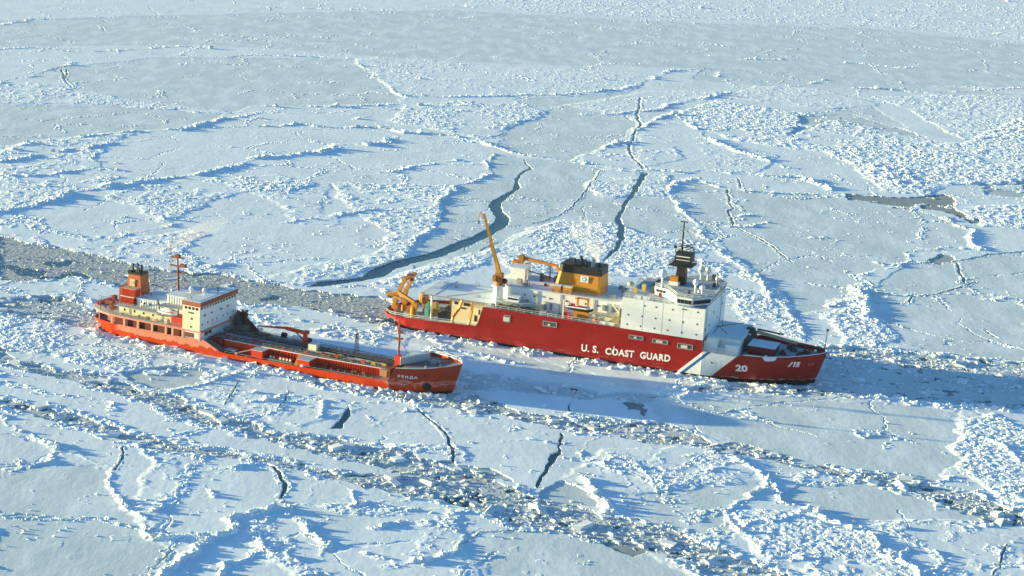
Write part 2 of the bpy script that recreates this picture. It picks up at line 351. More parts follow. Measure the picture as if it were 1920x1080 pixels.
NILAS = [   # young dark grey ice
 ([(1172,759),(1215,755),(1217,765),(1215,782),(1206,775),(1185,766)],1.),
 ([(1590,364),(1652,370),(1710,371),(1752,366),(1777,366),(1790,380),(1795,395),(1815,410),(1850,420),(1815,420),(1790,405),(1752,395),(1690,392),(1655,385),(1590,376)],.9),
 ([(1737,492),(1765,477),(1790,482),(1795,492),(1765,497)],.7),
 ([(1140,1018),(1215,1025),(1215,1035),(1180,1045),(1150,1035)],.8),([(820,865),(900,880),(960,905),(900,905),(850,895)],.5),
 ([(1010,915),(1060,905),(1120,930),(1115,950),(1060,945),(1000,930)],.2),([(1840,345),(1930,338),(1930,372),(1850,365)],.3),
 ([(235,700),(330,690),(400,700),(330,735),(250,715)],.25),([(1480,260),(1500,218),(1600,215),(1700,245),(1740,258),(1640,245),(1560,225)],.12),
]
GREY = [    # smooth young grey floes
 [(-20,197),(200,200),(420,215),(400,228),(340,241),(150,256),(-20,277)],
 [(100,128),(300,108),(660,112),(755,186),(740,196),(470,200),(440,212),(230,183),(140,168)],
 [(-20,40),(300,30),(850,20),(1200,40),(1640,55),(1940,85),(1940,165),(1600,160),(1300,128),(1260,128),(960,122),(720,108),(400,85),(-20,90)],
 [(920,280),(960,240),(1030,205),(1065,200),(1130,213),(1190,220),(1190,240),(1150,268),(1090,295),(1070,303),(960,285)],
 [(760,485),(775,457),(825,425),(830,380),(850,356),(925,327),(926,290),(985,298),(1080,306),(1130,318),(1100,350),(1130,372),(1200,372),(1260,375),(1290,410),(1400,520),(1300,470),(1150,420),(1050,418),(980,435),(900,480),(780,510)],
 [(1262,350),(1310,338),(1360,358),(1530,366),(1700,392),(1780,412),(1815,440),(1830,470),(1700,480),(1690,500),(1620,515),(1600,550),(1540,580),(1500,600),(1440,545),(1300,410)],
 [(1620,560),(1640,540),(1700,500),(1930,470),(1930,680),(1800,670),(1660,640),(1640,600)],
 [(1320,130),(1560,140),(1930,180),(1760,178),(1600,168),(1420,162),(1300,150)],
 [(-20,880),(80,870),(200,885),(215,930),(260,1000),(330,1040),(280,1090),(-20,1090)],
 [(860,1000),(960,990),(1100,1005),(1230,1045),(1300,1090),(900,1090)],
 [(1200,930),(1300,915),(1430,905),(1400,935),(1365,970),(1380,1010),(1260,1010),(1160,985)],
 [(1220,755),(1500,745),(1790,770),(1800,870),(1760,905),(1500,870),(1330,825),(1240,790)],
 [(1450,925),(1600,900),(1760,940),(1900,985),(1800,975),(1600,980),(1500,950)],
 [(860,640),(1060,690),(1250,735),(1250,760),(1060,745),(880,712),(840,660)],
 [(1480,215),(1640,200),(1700,240),(1600,240)],[(960,186),(1060,182),(1200,175),(1060,197),(1030,205),(980,196)],
]
BRASH = [   # outline, blocks per 100 m2, block size, tone
 ('broken_ice_astern', [(-10,440),(100,464),(240,496),(330,507),(440,521),(560,542),(640,551),(725,559),(750,585),(745,612),(690,606),(640,597),(600,586),(560,574),(480,573),(440,566),(400,600),(260,600),(250,556),(200,532),(130,521),(40,531),(-10,520)],26,.75,.45,'grey-brown mush of small broken ice filling the wide channel behind the orange ship'),
 ('broken_ice_wake', [(-10,562),(60,556),(130,560),(190,590),(205,622),(140,614),(60,600),(-10,592)],22,1.2,.75,'blue broken ice churned up just behind the stern of the orange ship'),
 ('broken_ice_track', [(-10,650),(60,680),(150,702),(200,706),(260,725),(330,750),(400,775),(480,800),(520,812),(600,820),(700,838),(760,850),(830,870),(880,887),(960,915),(1000,930),(1120,960),(1180,985),(1250,1000),(1300,1020),(1400,1050),(1500,1090),(1330,1090),(1260,1045),(1150,1020),(1080,1005),(960,985),(900,965),(830,935),(780,925),(720,905),(720,885),(640,862),(560,842),(480,822),(400,800),(330,778),(250,747),(170,722),(80,705),(-10,678)],44,1.0,.72,'wide track of broken ice blocks running from the left edge to the bottom of the picture'),
 ('broken_ice_track', [(-10,745),(80,765),(140,780),(240,812),(320,830),(400,845),(500,860),(600,880),(720,900),(830,935),(780,932),(700,917),(620,897),(540,882),(460,867),(360,852),(260,837),(200,817),(120,797),(50,777),(-10,760)],44,.9,.72,'narrow track of broken ice blocks, the lower of the two on the left'),
 ('broken_ice_track', [(845,735),(900,745),(1000,778),(1100,788),(1180,798),(1240,795),(1290,810),(1330,835),(1400,838),(1500,865),(1600,885),(1700,895),(1760,915),(1850,940),(1930,967),(1930,992),(1850,975),(1790,955),(1730,930),(1640,910),(1540,885),(1440,865),(1380,855),(1300,840),(1240,835),(1170,822),(1100,810),(1000,798),(900,775),(860,765),(780,755),(700,742),(600,722),(560,700),(640,712),(760,735)],44,.9,.75,'narrow track of broken ice from the orange bow to the right edge of the picture'),
 ('broken_ice_ahead', [(1530,655),(1600,652),(1700,664),(1930,682),(1930,768),(1800,764),(1700,756),(1560,742),(1300,737),(1250,727),(1500,722)],30,.85,.75,'blue shaded broken ice ahead of the bow of the red and white ship'),
 ('broken_ice_between', [(850,690),(960,712),(1100,735),(1250,745),(1215,757),(1000,742),(860,728)],26,1.0,.85,'strip of broken ice between the two ships'),
]
for L in (RUBBLE,): pass
RUBBLE = [(G(p), h * (.36 if np.mean(p, 0)[1] > 240 else .30), c * .85, s * .8) for p, h, c, s in RUBBLE]
RIDGES = [(G(p), h * .31 * (.5 if np.mean(p, 0)[1] < 240 else 1), wd * .7) for p, h, wd in RIDGES if h > 0]
CRACKS = [(G(p), wd) for p, wd in CRACKS if wd > 0]
LEADS = [G(p) for p in LEADS]; NILAS = [(G(p), k) for p, k in NILAS]; GREY = [G(p) for p in GREY]
BRASH = [(n, G(p), d, s, t, l) for n, p, d, s, t, l in BRASH]

# grid: fine where things are near, coarse far away, out to the horizon
fr = 1813.
th = [-R(20)]
while th[-1] < R(20): th.append(th[-1] + .78 / fr)
th = np.concatenate([np.linspace(-R(75), -R(20.1), 90), th, np.linspace(R(20.1), R(75), 90)])
rr = [300.]
while rr[-1] < 1900: rr.append(rr[-1] + max(.2, .40 * rr[-1] ** 2 / (CAM_H * fr) if rr[-1] < 900 else .33 * rr[-1] ** 2 / (CAM_H * fr)))
while rr[-1] < 30000: rr.append(rr[-1] * 1.03)
rr = np.concatenate([np.linspace(40, 299, 180), rr])
NT, NR = len(th), len(rr)
RRg, THg = np.meshgrid(rr, th, indexing='ij')
gx = (RRg * np.sin(THg)).ravel(); gy = (RRg * np.cos(THg)).ravel()
print('grid', NR, NT, NR * NT)

def warp(x, y):
    a = fbm(x, y, 9., 3, 50) - .5; b = fbm(x, y, 9., 3, 60) - .5
    c = fbm(x, y, 2.2, 2, 70) - .5; d = fbm(x, y, 2.2, 2, 80) - .5
    return x + a * 6 + c * 2.2, y + b * 6 + d * 2.2
wx, wy = warp(gx, gy)
n_big = fbm(gx, gy, 60., 3, 1); n_mid = fbm(gx, gy, 9., 4, 5); n_fine = fbm(gx, gy * .55, 1.6, 3, 9)
h = .30 + .14 * (n_big - .5) + .07 * (n_mid - .5) + .03 * (n_fine - .5)
snow = np.full(gx.shape, .85, np.float32)                # 1 snow cover ... 0 bare grey ice
nil = np.zeros(gx.shape, np.float32); wet = np.zeros(gx.shape, np.float32)                      # slush / young ice
rub = np.zeros(gx.shape, np.float32)
for P in GREY:
    i = sub(wx, wy, P, 4); d = poly_sd(wx[i], wy[i], P); k = sst(-.6, .8, d)
    snow[i] = snow[i] * (1 - k) + .12 * k; h[i] -= .10 * k
far_rub = sst(.60, .70, fbm(gx, gy, 160., 3, 90)) * .8 * sst(1300, 1700, np.hypot(gx, gy)); rub = np.maximum(rub, far_rub * .3)
big = cells(gx, gy, 2.3, 200, .6); sml = cells(gx, gy, 1.15, 300, .6); slab = cells(gx, gy * 1.25, 4.6, 220, .3)
soft = np.abs(2 * fbm(gx, gy, 4.2, 3, 230) - 1); soft = np.clip(1 - 2.6 * soft, 0, 1)
clump = .5 * fbm(gx, gy, 7., 3, 400) + .5 * fbm(gx, gy, 24., 2, 405)
for P, hh, cov, bs in RUBBLE:
    i = sub(wx, wy, P, 4); d = poly_sd(wx[i], wy[i], P); k = sst(-.8, 1.6, d)
    on = sst(.60 - .42 * cov, .70 - .42 * cov, clump[i]) * k
    f = (.75 * big[i] if bs > 1.4 else .45 * big[i] + .4 * sml[i]) + .45 * slab[i] + .35 * soft[i]
    h[i] += on * hh * (f * 1.1 + .25 * sml[i]) + .12 * k; snow[i] = np.maximum(snow[i], k * .9); rub[i] = np.maximum(rub[i], on)
for P, hh, wd in RIDGES:
    i = sub(wx, wy, P, 10); d = seg_dist(wx[i], wy[i], P); ln = fbm(gx[i], gy[i], 11., 3, 420); lum = .25 + 1.5 * sst(.36, .62, ln)
    k = np.exp(-(d / wd) ** 2) * lum; k[d > 3 * wd] = 0
    h[i] += hh * k * (.4 + .35 * soft[i] + .7 * big[i] * (wd > 1.) + .65 * sml[i] * (1 + (wd <= 1.) * .6)); rub[i] = np.maximum(rub[i], np.clip(k, 0, 1)); snow[i] = np.maximum(snow[i], np.clip(k * 1.5, 0, .95))
# scattered small lumps everywhere
lump = cells(gx, gy, 2.6, 500, .035) * sst(.55, .7, fbm(gx, gy, 25., 2, 510)); h += .05 * lump * (1 - rub)
lump2 = cells(gx, gy, 1.3, 520, .03) * sst(.5, .62, fbm(gx, gy, 14., 2, 530)); h += .05 * lump2 * (1 - rub)
# faint hairline fractures between plates
def plate(x, y, sc, s):
    X, Y = x / sc, y / sc; ix, iy = np.floor(X).astype(np.int64), np.floor(Y).astype(np.int64)
    f1 = np.full(x.shape, 9., np.float32); f2 = f1.copy()
    for dx in (-1, 0, 1):
        for dy in (-1, 0, 1):
            cx, cy = ix + dx, iy + dy
            d = np.hypot(X - cx - _hash(cx, cy, s), Y - cy - _hash(cx, cy, s + 1)).astype(np.float32)
            f2 = np.where(d < f1, f1, np.minimum(f2, d)); f1 = np.minimum(f1, d)
    return (f2 - f1) * sc
pl = plate(wx, wy, 38., 600); brk = (pl < .5) & (fbm(gx, gy, 30., 2, 610) > .56)
h = np.where(brk & (rub < .3), h - .12, h)
edge = (pl < 1.6) & (pl > .5) & (fbm(gx, gy, 22., 2, 620) > .6); h = h + .22 * edge * sml
water = np.zeros(gx.shape, np.float32)
for P, wd in CRACKS:
    qx, qy = gx + (wx - gx) * .35, gy + (wy - gy) * .35
    wd = np.maximum(wd, np.hypot(gx, gy) * .00035)
    i = sub(qx, qy, P, 3); d = seg_dist(qx[i], qy[i], P); h[i] = np.where(d < wd[i], -.5, h[i] + .1 * sml[i] * (d < wd[i] * 3))
for P in LEADS:
    qx, qy = gx + (wx - gx) * .3, gy + (wy - gy) * .3
    i = sub(qx, qy, P, 3); d = poly_sd(qx[i], qy[i], P); h[i] = np.where(d > 0, -.6, h[i])
for P, k0 in NILAS:
    i = sub(wx, wy, P, 3); d = poly_sd(wx[i], wy[i], P); k = (d > 0) & ((fbm(gx[i], gy[i], 7., 3, 640) > .36) | (k0 >= 1))
    h[i] = np.where(k, .03 + .02 * n_fine[i], h[i]); nil[i] = np.where(k, k0, nil[i]); snow[i] = np.where(k, 0, snow[i]); rub[i] = np.where(k, 0, rub[i])
bmask = np.zeros(gx.shape, np.int8)
for bi, (n, P, den, bs, tone, lab) in enumerate(BRASH):
    i = sub(wx, wy, P, 3); d = poly_sd(wx[i], wy[i], P); k = d > 0
    g = fbm(gx[i], gy[i] , 3.5, 4, 700)
    hb_ = .04 + .10 * sml[i] * (g > .45) - .16 * (g < .30)
    if n == 'broken_ice_astern': hb_ = .03 + .05 * sml[i] - .14 * (fbm(gx[i], gy[i], 14., 3, 710) < .34)
    h[i] = np.where(k, hb_, h[i]); wet[i] = np.where(k, {'broken_ice_astern': .85, 'broken_ice_ahead': .35, 'broken_ice_between': .35}.get(n, .55), wet[i]); snow[i] = np.where(k, .1, snow[i]); rub[i] = np.where(k, 0, rub[i]); bmask[i[k]] = bi + 1
    rim = (d < 0) & (d > -2.2); h[i] += np.where(rim & (clump[i] > .5), .32 * sml[i], 0)
# clear ice from inside the hulls
SHIPS = [((-35.4, 509.2), -.329, 124., 11.3), ((-115.3, 484.2), -.403, 110., 8.)]
for (sx, sy), a, L, hb0 in SHIPS:
    lx = (gx - sx) * math.cos(a) + (gy - sy) * math.sin(a); ly = -(gx - sx) * math.sin(a) + (gy - sy) * math.cos(a)
    hb0 = hb0 + .9 * fbm(gx, gy, 3., 2, 950)
    ins = (lx > 4) & (lx < L) & (np.abs(ly) < hb0 * np.clip(np.minimum((lx - 1) / 9, (L + 2 - lx) / 22), 0, 1) ** .6)
    h = np.where(ins, -1.5, h)
H2 = h.reshape(NR, NT)
def height_at(x, y):
    r = np.hypot(x, y); t = np.arctan2(x, y)
    i = np.clip(np.searchsorted(rr, r), 1, NR - 1); j = np.clip(np.searchsorted(th, t), 1, NT - 1)
    return H2[i, j]
idx = np.arange(NR * NT).reshape(NR, NT)
F = np.stack([idx[:-1, :-1], idx[:-1, 1:], idx[1:, 1:], idx[1:, :-1]], -1).reshape(-1, 4)[:, ::-1]
me = np_mesh('ice_sheet', np.stack([gx, gy, h], -1), F, dict(snow=snow, wet=wet, nil=nil), smooth=False)
ice = bpy.data.objects.new('ice_sheet', me); col.objects.link(ice); tag(ice, kind='structure')

def ice_material():
    M = bpy.data.materials.new('sea_ice'); M.use_nodes = True; n = M.node_tree; b = n.nodes['Principled BSDF']
    def node(t, **k):
        o = n.nodes.new(t)
        for a, v in k.items(): setattr(o, a, v)
        return o
    geo = node('ShaderNodeNewGeometry')
    def noise(sc, det=6, vec=None):
        o = node('ShaderNodeTexNoise'); o.inputs['Scale'].default_value = sc; o.inputs['Detail'].default_value = det
        n.links.new(vec or geo.outputs['Position'], o.inputs['Vector']); return o.outputs[0]
    def mix(f, a, c):
        o = node('ShaderNodeMix', data_type='RGBA')
        for s, v in ((0, f), (6, a), (7, c)):
            if isinstance(v, (tuple, float, int)): o.inputs[s].default_value = v if s == 0 else (*v, 1)
            else: n.links.new(v, o.inputs[s])
        return o.outputs[2]
    def rng_(v, a, c, lo=0., hi=1.):
        o = node('ShaderNodeMapRange'); n.links.new(v, o.inputs[0])
        for i, q in zip((1, 2, 3, 4), (a, c, lo, hi)): o.inputs[i].default_value = q
        return o.outputs[0]
    at = lambda nm: node('ShaderNodeAttribute', attribute_name=nm).outputs['Fac']
    sn, wt = at('snow'), at('wet')
    mp = node('ShaderNodeMapping'); mp.inputs['Scale'].default_value = (1, .35, 1); mp.inputs['Rotation'].default_value = (0, 0, .35)
    n.links.new(geo.outputs['Position'], mp.inputs[0])
    patch = noise(.035, 5); drift = noise(.12, 6, mp.outputs[0]); fine = noise(1.2, 5)
    snowc = mix(drift, (.74, .83, .865), (.82, .885, .905))
    grey = mix(rng_(drift, .35, .65), (.575, .67, .69), (.67, .76, .775))
    # drifted snow patches lying on grey ice
    cover = rng_(drift, .50, .62, 0, .45); thin = rng_(patch, .52, .64, 0, .30)
    ad = node('ShaderNodeMath', operation='ADD', use_clamp=True); n.links.new(sn, ad.inputs[0]); n.links.new(cover, ad.inputs[1])
    sb = node('ShaderNodeMath', operation='SUBTRACT', use_clamp=True); n.links.new(ad.outputs[0], sb.inputs[0]); n.links.new(thin, sb.inputs[1])
    c = mix(sb.outputs[0], grey, snowc)
    slush = mix(rng_(fine, .38, .62), (.22, .245, .245), (.56, .57, .55))
    c = mix(at('nil'), c, mix(drift, (.15, .19, .20), (.32, .36, .37)))
    c = mix(wt, c, slush)
    n.links.new(c, b.inputs['Base Color'])
    b.inputs['Roughness'].default_value = .75; b.inputs['Specular IOR Level'].default_value = .25
    bp = node('ShaderNodeBump'); bp.inputs['Strength'].default_value = .26; bp.inputs['Distance'].default_value = .09
    hsum = node('ShaderNodeMath', operation='ADD'); n.links.new(noise(1.1, 6, mp.outputs[0]), hsum.inputs[0]); n.links.new(noise(.35, 4), hsum.inputs[1])
    h3 = node('ShaderNodeMath', operation='MULTIPLY_ADD'); n.links.new(drift, h3.inputs[0]); h3.inputs[1].default_value = 3.2; n.links.new(hsum.outputs[0], h3.inputs[2]); n.links.new(h3.outputs[0], bp.inputs['Height']); n.links.new(bp.outputs[0], b.inputs['Normal'])
    return M
M_ICE = ice_material(); me.materials.append(M_ICE)

def water_material():
    M = bpy.data.materials.new('cold_sea_water'); M.use_nodes = True; b = M.node_tree.nodes['Principled BSDF']; n = M.node_tree
    b.inputs['Base Color'].default_value = (.006, .070, .115, 1); b.inputs['Roughness'].default_value = .22; b.inputs['IOR'].default_value = 1.27
    g = n.nodes.new('ShaderNodeNewGeometry'); nz = n.nodes.new('ShaderNodeTexNoise'); nz.inputs['Scale'].default_value = .8; nz.inputs['Detail'].default_value = 4
    bp = n.nodes.new('ShaderNodeBump'); bp.inputs['Strength'].default_value = .5; bp.inputs['Distance'].default_value = .08
    n.links.new(g.outputs['Position'], nz.inputs[0]); n.links.new(nz.outputs[0], bp.inputs['Height']); n.links.new(bp.outputs[0], b.inputs['Normal'])
    return M
mw = bpy.data.meshes.new('sea_water'); mw.from_pydata([(-30000, -500, -.06), (30000, -500, -.06), (30000, 32000, -.06), (-30000, 32000, -.06)], [], [(0, 1, 2, 3)])
mw.materials.append(water_material()); wo = bpy.data.objects.new('sea_water', mw); col.objects.link(wo); tag(wo, kind='structure')

# ---- loose blocks
def block_material():
    M = bpy.data.materials.new('ice_block'); M.use_nodes = True; n = M.node_tree; b = n.nodes['Principled BSDF']
    a = n.nodes.new('ShaderNodeAttribute'); a.attribute_name = 'tone'
    r = n.nodes.new('ShaderNodeValToRGB'); r.color_ramp.elements[0].color = (.20, .24, .26, 1); r.color_ramp.elements[1].color = (.80, .85, .88, 1)
    e = r.color_ramp.elements.new(.45); e.color = (.46, .52, .53, 1)
    n.links.new(a.outputs['Fac'], r.inputs[0]); n.links.new(r.outputs[0], b.inputs['Base Color']); b.inputs['Roughness'].default_value = .6
    return M
M_BLOCK = block_material()
def blocks(name, x, y, z, size, flat, tone, tilt, lab):
    N = len(x)
    if N == 0: return
    base = np.array([(-1, -1, -1), (1, -1, -1), (1, 1, -1), (-1, 1, -1), (-1, -1, 1), (1, -1, 1), (1, 1, 1), (-1, 1, 1)], float) * .5
    V = np.repeat(base[None], N, 0) * (1 + .35 * (rng.random((N, 8, 3)) - .5) * np.array([2, 2, 1]))
    asp = .6 + .8 * rng.random(N)
    V[..., 0] *= (size * asp)[:, None]; V[..., 1] *= (size / asp)[:, None]; V[..., 2] *= (size * flat)[:, None]
    V[:, 4:, :2] *= .85
    a1, a2, a3 = rng.random(N) * 6.283, rng.normal(0, tilt, N), rng.random(N) * 6.283
    c, s = np.cos(a1)[:, None], np.sin(a1)[:, None]; X = V[..., 0] * c - V[..., 1] * s; Y = V[..., 0] * s + V[..., 1] * c; Z = V[..., 2]
    c, s = np.cos(a2)[:, None], np.sin(a2)[:, None]; Y, Z = Y * c - Z * s, Y * s + Z * c
    c, s = np.cos(a3)[:, None], np.sin(a3)[:, None]; X, Y = X * c - Y * s, X * s + Y * c
    V = np.stack([X + x[:, None], Y + y[:, None], Z + z[:, None]], -1).reshape(-1, 3)
    q = np.array([(0, 3, 2, 1), (4, 5, 6, 7), (0, 1, 5, 4), (1, 2, 6, 5), (2, 3, 7, 6), (3, 0, 4, 7)])
    Fq = (q[None] + (np.arange(N) * 8)[:, None, None]).reshape(-1, 4)
    me = np_mesh(name, V, Fq, dict(tone=np.repeat(tone, 8))); me.materials.append(M_BLOCK)
    o = bpy.data.objects.new(name, me); col.objects.link(o); tag(o, lab, 'broken ice', kind='stuff')
    print(name, N)
def in_ship(x, y, marg=0.):
    r = np.zeros(len(x), bool)
    for (sx, sy), a, L, hb0 in SHIPS:
        lx = (x - sx) * math.cos(a) + (y - sy) * math.sin(a); ly = -(x - sx) * math.sin(a) + (y - sy) * math.cos(a)
        r |= (lx > 1) & (lx < L + 2) & (np.abs(ly) < (hb0 + 1.2 + marg) * np.clip(np.minimum((lx + 1) / 9, (L + 4 - lx) / 22), 0, 1) ** .6)
    return r
def scatter_poly(P, n):
    lo, hi = P.min(0), P.max(0); x = rng.uniform(lo[0], hi[0], n); y = rng.uniform(lo[1], hi[1], n)
    a, b = warp(x, y); k = poly_sd(a, b, P) > 0
    return x[k], y[k]
for n, P, den, bs, tone, lab in BRASH:
    lo, hi = P.min(0), P.max(0); A = np.prod(hi - lo)
    x, y = scatter_poly(P, int(min(A * den / 100 * 1.4, 900000)))
    u = rng.random(len(x)); size = bs * (.25 + .35 * rng.random(len(x)) + 1.0 * u ** 4 + 1.6 * (u > .985))
    if n == 'broken_ice_astern': size *= .75
    keep = ~in_ship(x, y) & (fbm(x, y, 5., 2, 800) > .38); x, y, size = x[keep], y[keep], size[keep]
    t = np.clip(rng.normal(tone, .18, len(x)), .05, 1); t = np.where(size > 1.6, np.maximum(t, .75), t)
    blocks(n, x, y, np.maximum(height_at(x, y), -.03) + size * .05, size, np.where(size > bs * 1.6, .18, .35) + .3 * rng.random(len(x)), t, .25, lab)
    # bigger flat plates
    k = rng.random(len(x)) < (.004 if bs < .8 else .0075); xs, ys = x[k], y[k]; ps = rng.uniform(1.6, 3.6, len(xs)) * (1.4 if n == 'broken_ice_ahead' else 1)
    blocks('ice_plates', xs, ys, np.full(len(xs), .10), ps, np.full(len(xs), .09) + .04 * rng.random(len(xs)), np.clip(rng.normal(.85, .1, len(xs)), .5, 1), .07, 'flat angular ice plates floating among the ' + lab)
# ridge and rubble blocks
X, Y, S, Fl = [], [], [], []
for P, hh, wd in RIDGES:
    L = np.hypot(*(P[1:] - P[:-1]).T); tot = L.sum(); dist = np.hypot(*P.mean(0))
    dens = 1.9 * wd * (1. if dist < 700 else .3); n = int(tot * dens)
    s = rng.random(n) * tot; cum = np.concatenate([[0], np.cumsum(L)]); j = np.clip(np.searchsorted(cum, s) - 1, 0, len(L) - 1); f = (s - cum[j]) / L[j]
    p = P[j] + (P[j + 1] - P[j]) * f[:, None] + rng.normal(0, wd * .55, (n, 2))
    a, b = warp(p[:, 0], p[:, 1]); p = p * 2 - np.stack([a, b], -1)
    keep = fbm(p[:, 0], p[:, 1], 11., 3, 420) > .45; p = p[keep]
    X.append(p[:, 0]); Y.append(p[:, 1]); S.append((1 + 1.2 * (rng.random(len(p)) > .96)) * (.3 + .55 * rng.random(len(p)) ** 2 + .25 * rng.random(len(p))) * (.75 + .45 * hh) * (1 if dist < 700 else 1.5))
x, y, s = np.concatenate(X), np.concatenate(Y), np.concatenate(S); k = ~in_ship(x, y); x, y, s = x[k], y[k], s[k]
blocks('ridge_ice_blocks', x, y, height_at(x, y) + s * .12, s, .35 + .45 * rng.random(len(s)), np.clip(rng.normal(.9, .08, len(s)), .5, 1), .5, 'white snowy ice blocks piled along the pressure ridges between the floes')
X, Y, S = [], [], []
for P, hh, cov, bs in RUBBLE:
    lo, hi = P.min(0), P.max(0); A = np.prod(hi - lo); dist = np.hypot(*P.mean(0))
    dn = .13 if dist < 450 else (.055 if dist < 750 else .008)
    a, b = scatter_poly(P, int(A * dn * cov)); k = .5 * fbm(a, b, 7., 3, 400) + .5 * fbm(a, b, 24., 2, 405) > .62 - .42 * cov; a, b = a[k], b[k]
    X.append(a); Y.append(b); S.append((1 + 1.3 * (rng.random(len(a)) > .965)) * (.35 + .6 * rng.random(len(a)) ** 2 + .3 * rng.random(len(a))) * (.7 + .5 * hh) * min(1.8, .6 + .32 * bs))
x, y, s = np.concatenate(X), np.concatenate(Y), np.concatenate(S); k = ~in_ship(x, y); x, y, s = x[k], y[k], s[k]
blocks('rubble_ice_blocks', x, y, height_at(x, y) + s * .05, s, .35 + .4 * rng.random(len(s)), np.clip(rng.normal(.92, .07, len(s)), .5, 1), .45, 'white snowy ice blocks strewn over the rough floes')

# small lumps lying about on the level ice, in loose groups
N0 = 60000; r_ = np.sqrt(rng.uniform(290 ** 2, 900 ** 2, N0)); t_ = rng.uniform(-R(19), R(19), N0); a = r_ * np.sin(t_); b = r_ * np.cos(t_)
k = (fbm(a, b, 16., 2, 900) > .57) & (fbm(a, b, 3.2, 2, 910) > .60) & (height_at(a, b) > .15) & ~in_ship(a, b, 2.); a, b = a[k], b[k]
s = .22 + .5 * rng.random(len(a)) ** 2.5
blocks('loose_ice_lumps', a, b, height_at(a, b) + s * .02, s, .4 + .4 * rng.random(len(s)), np.clip(rng.normal(.9, .07, len(s)), .5, 1), .35, 'small loose ice lumps lying about on the level floes')

# blocks shoved up along the ships' sides
X, Y, S = [], [], []
for (sx, sy), a, L, hb0 in SHIPS:
    n = 2600; lx = rng.uniform(3, L + 1, n); sd_ = np.where(rng.random(n) < .75, -1, 1)
    yb = (hb0 + 1.1) * np.clip(np.minimum((lx + 1) / 9, (L + 4 - lx) / 22), 0, 1) ** .6 + .2 + np.abs(rng.normal(0, 1.6, n)); ly = sd_ * yb
    X.append(sx + lx * math.cos(a) - ly * math.sin(a)); Y.append(sy + lx * math.sin(a) + ly * math.cos(a)); S.append(.3 + 1.3 * rng.random(n) ** 4 + .3 * rng.random(n))
x, y, s = np.concatenate(X), np.concatenate(Y), np.concatenate(S); k = fbm(x, y, 6., 2, 960) > .42; x, y, s = x[k], y[k], s[k]
blocks('hull_side_ice_blocks', x, y, np.maximum(height_at(x, y), -.02) + s * .08, s, .3 + .4 * rng.random(len(s)), np.clip(rng.normal(.85, .12, len(s)), .3, 1), .45, 'broken ice blocks shoved up along the sides of the two ships')
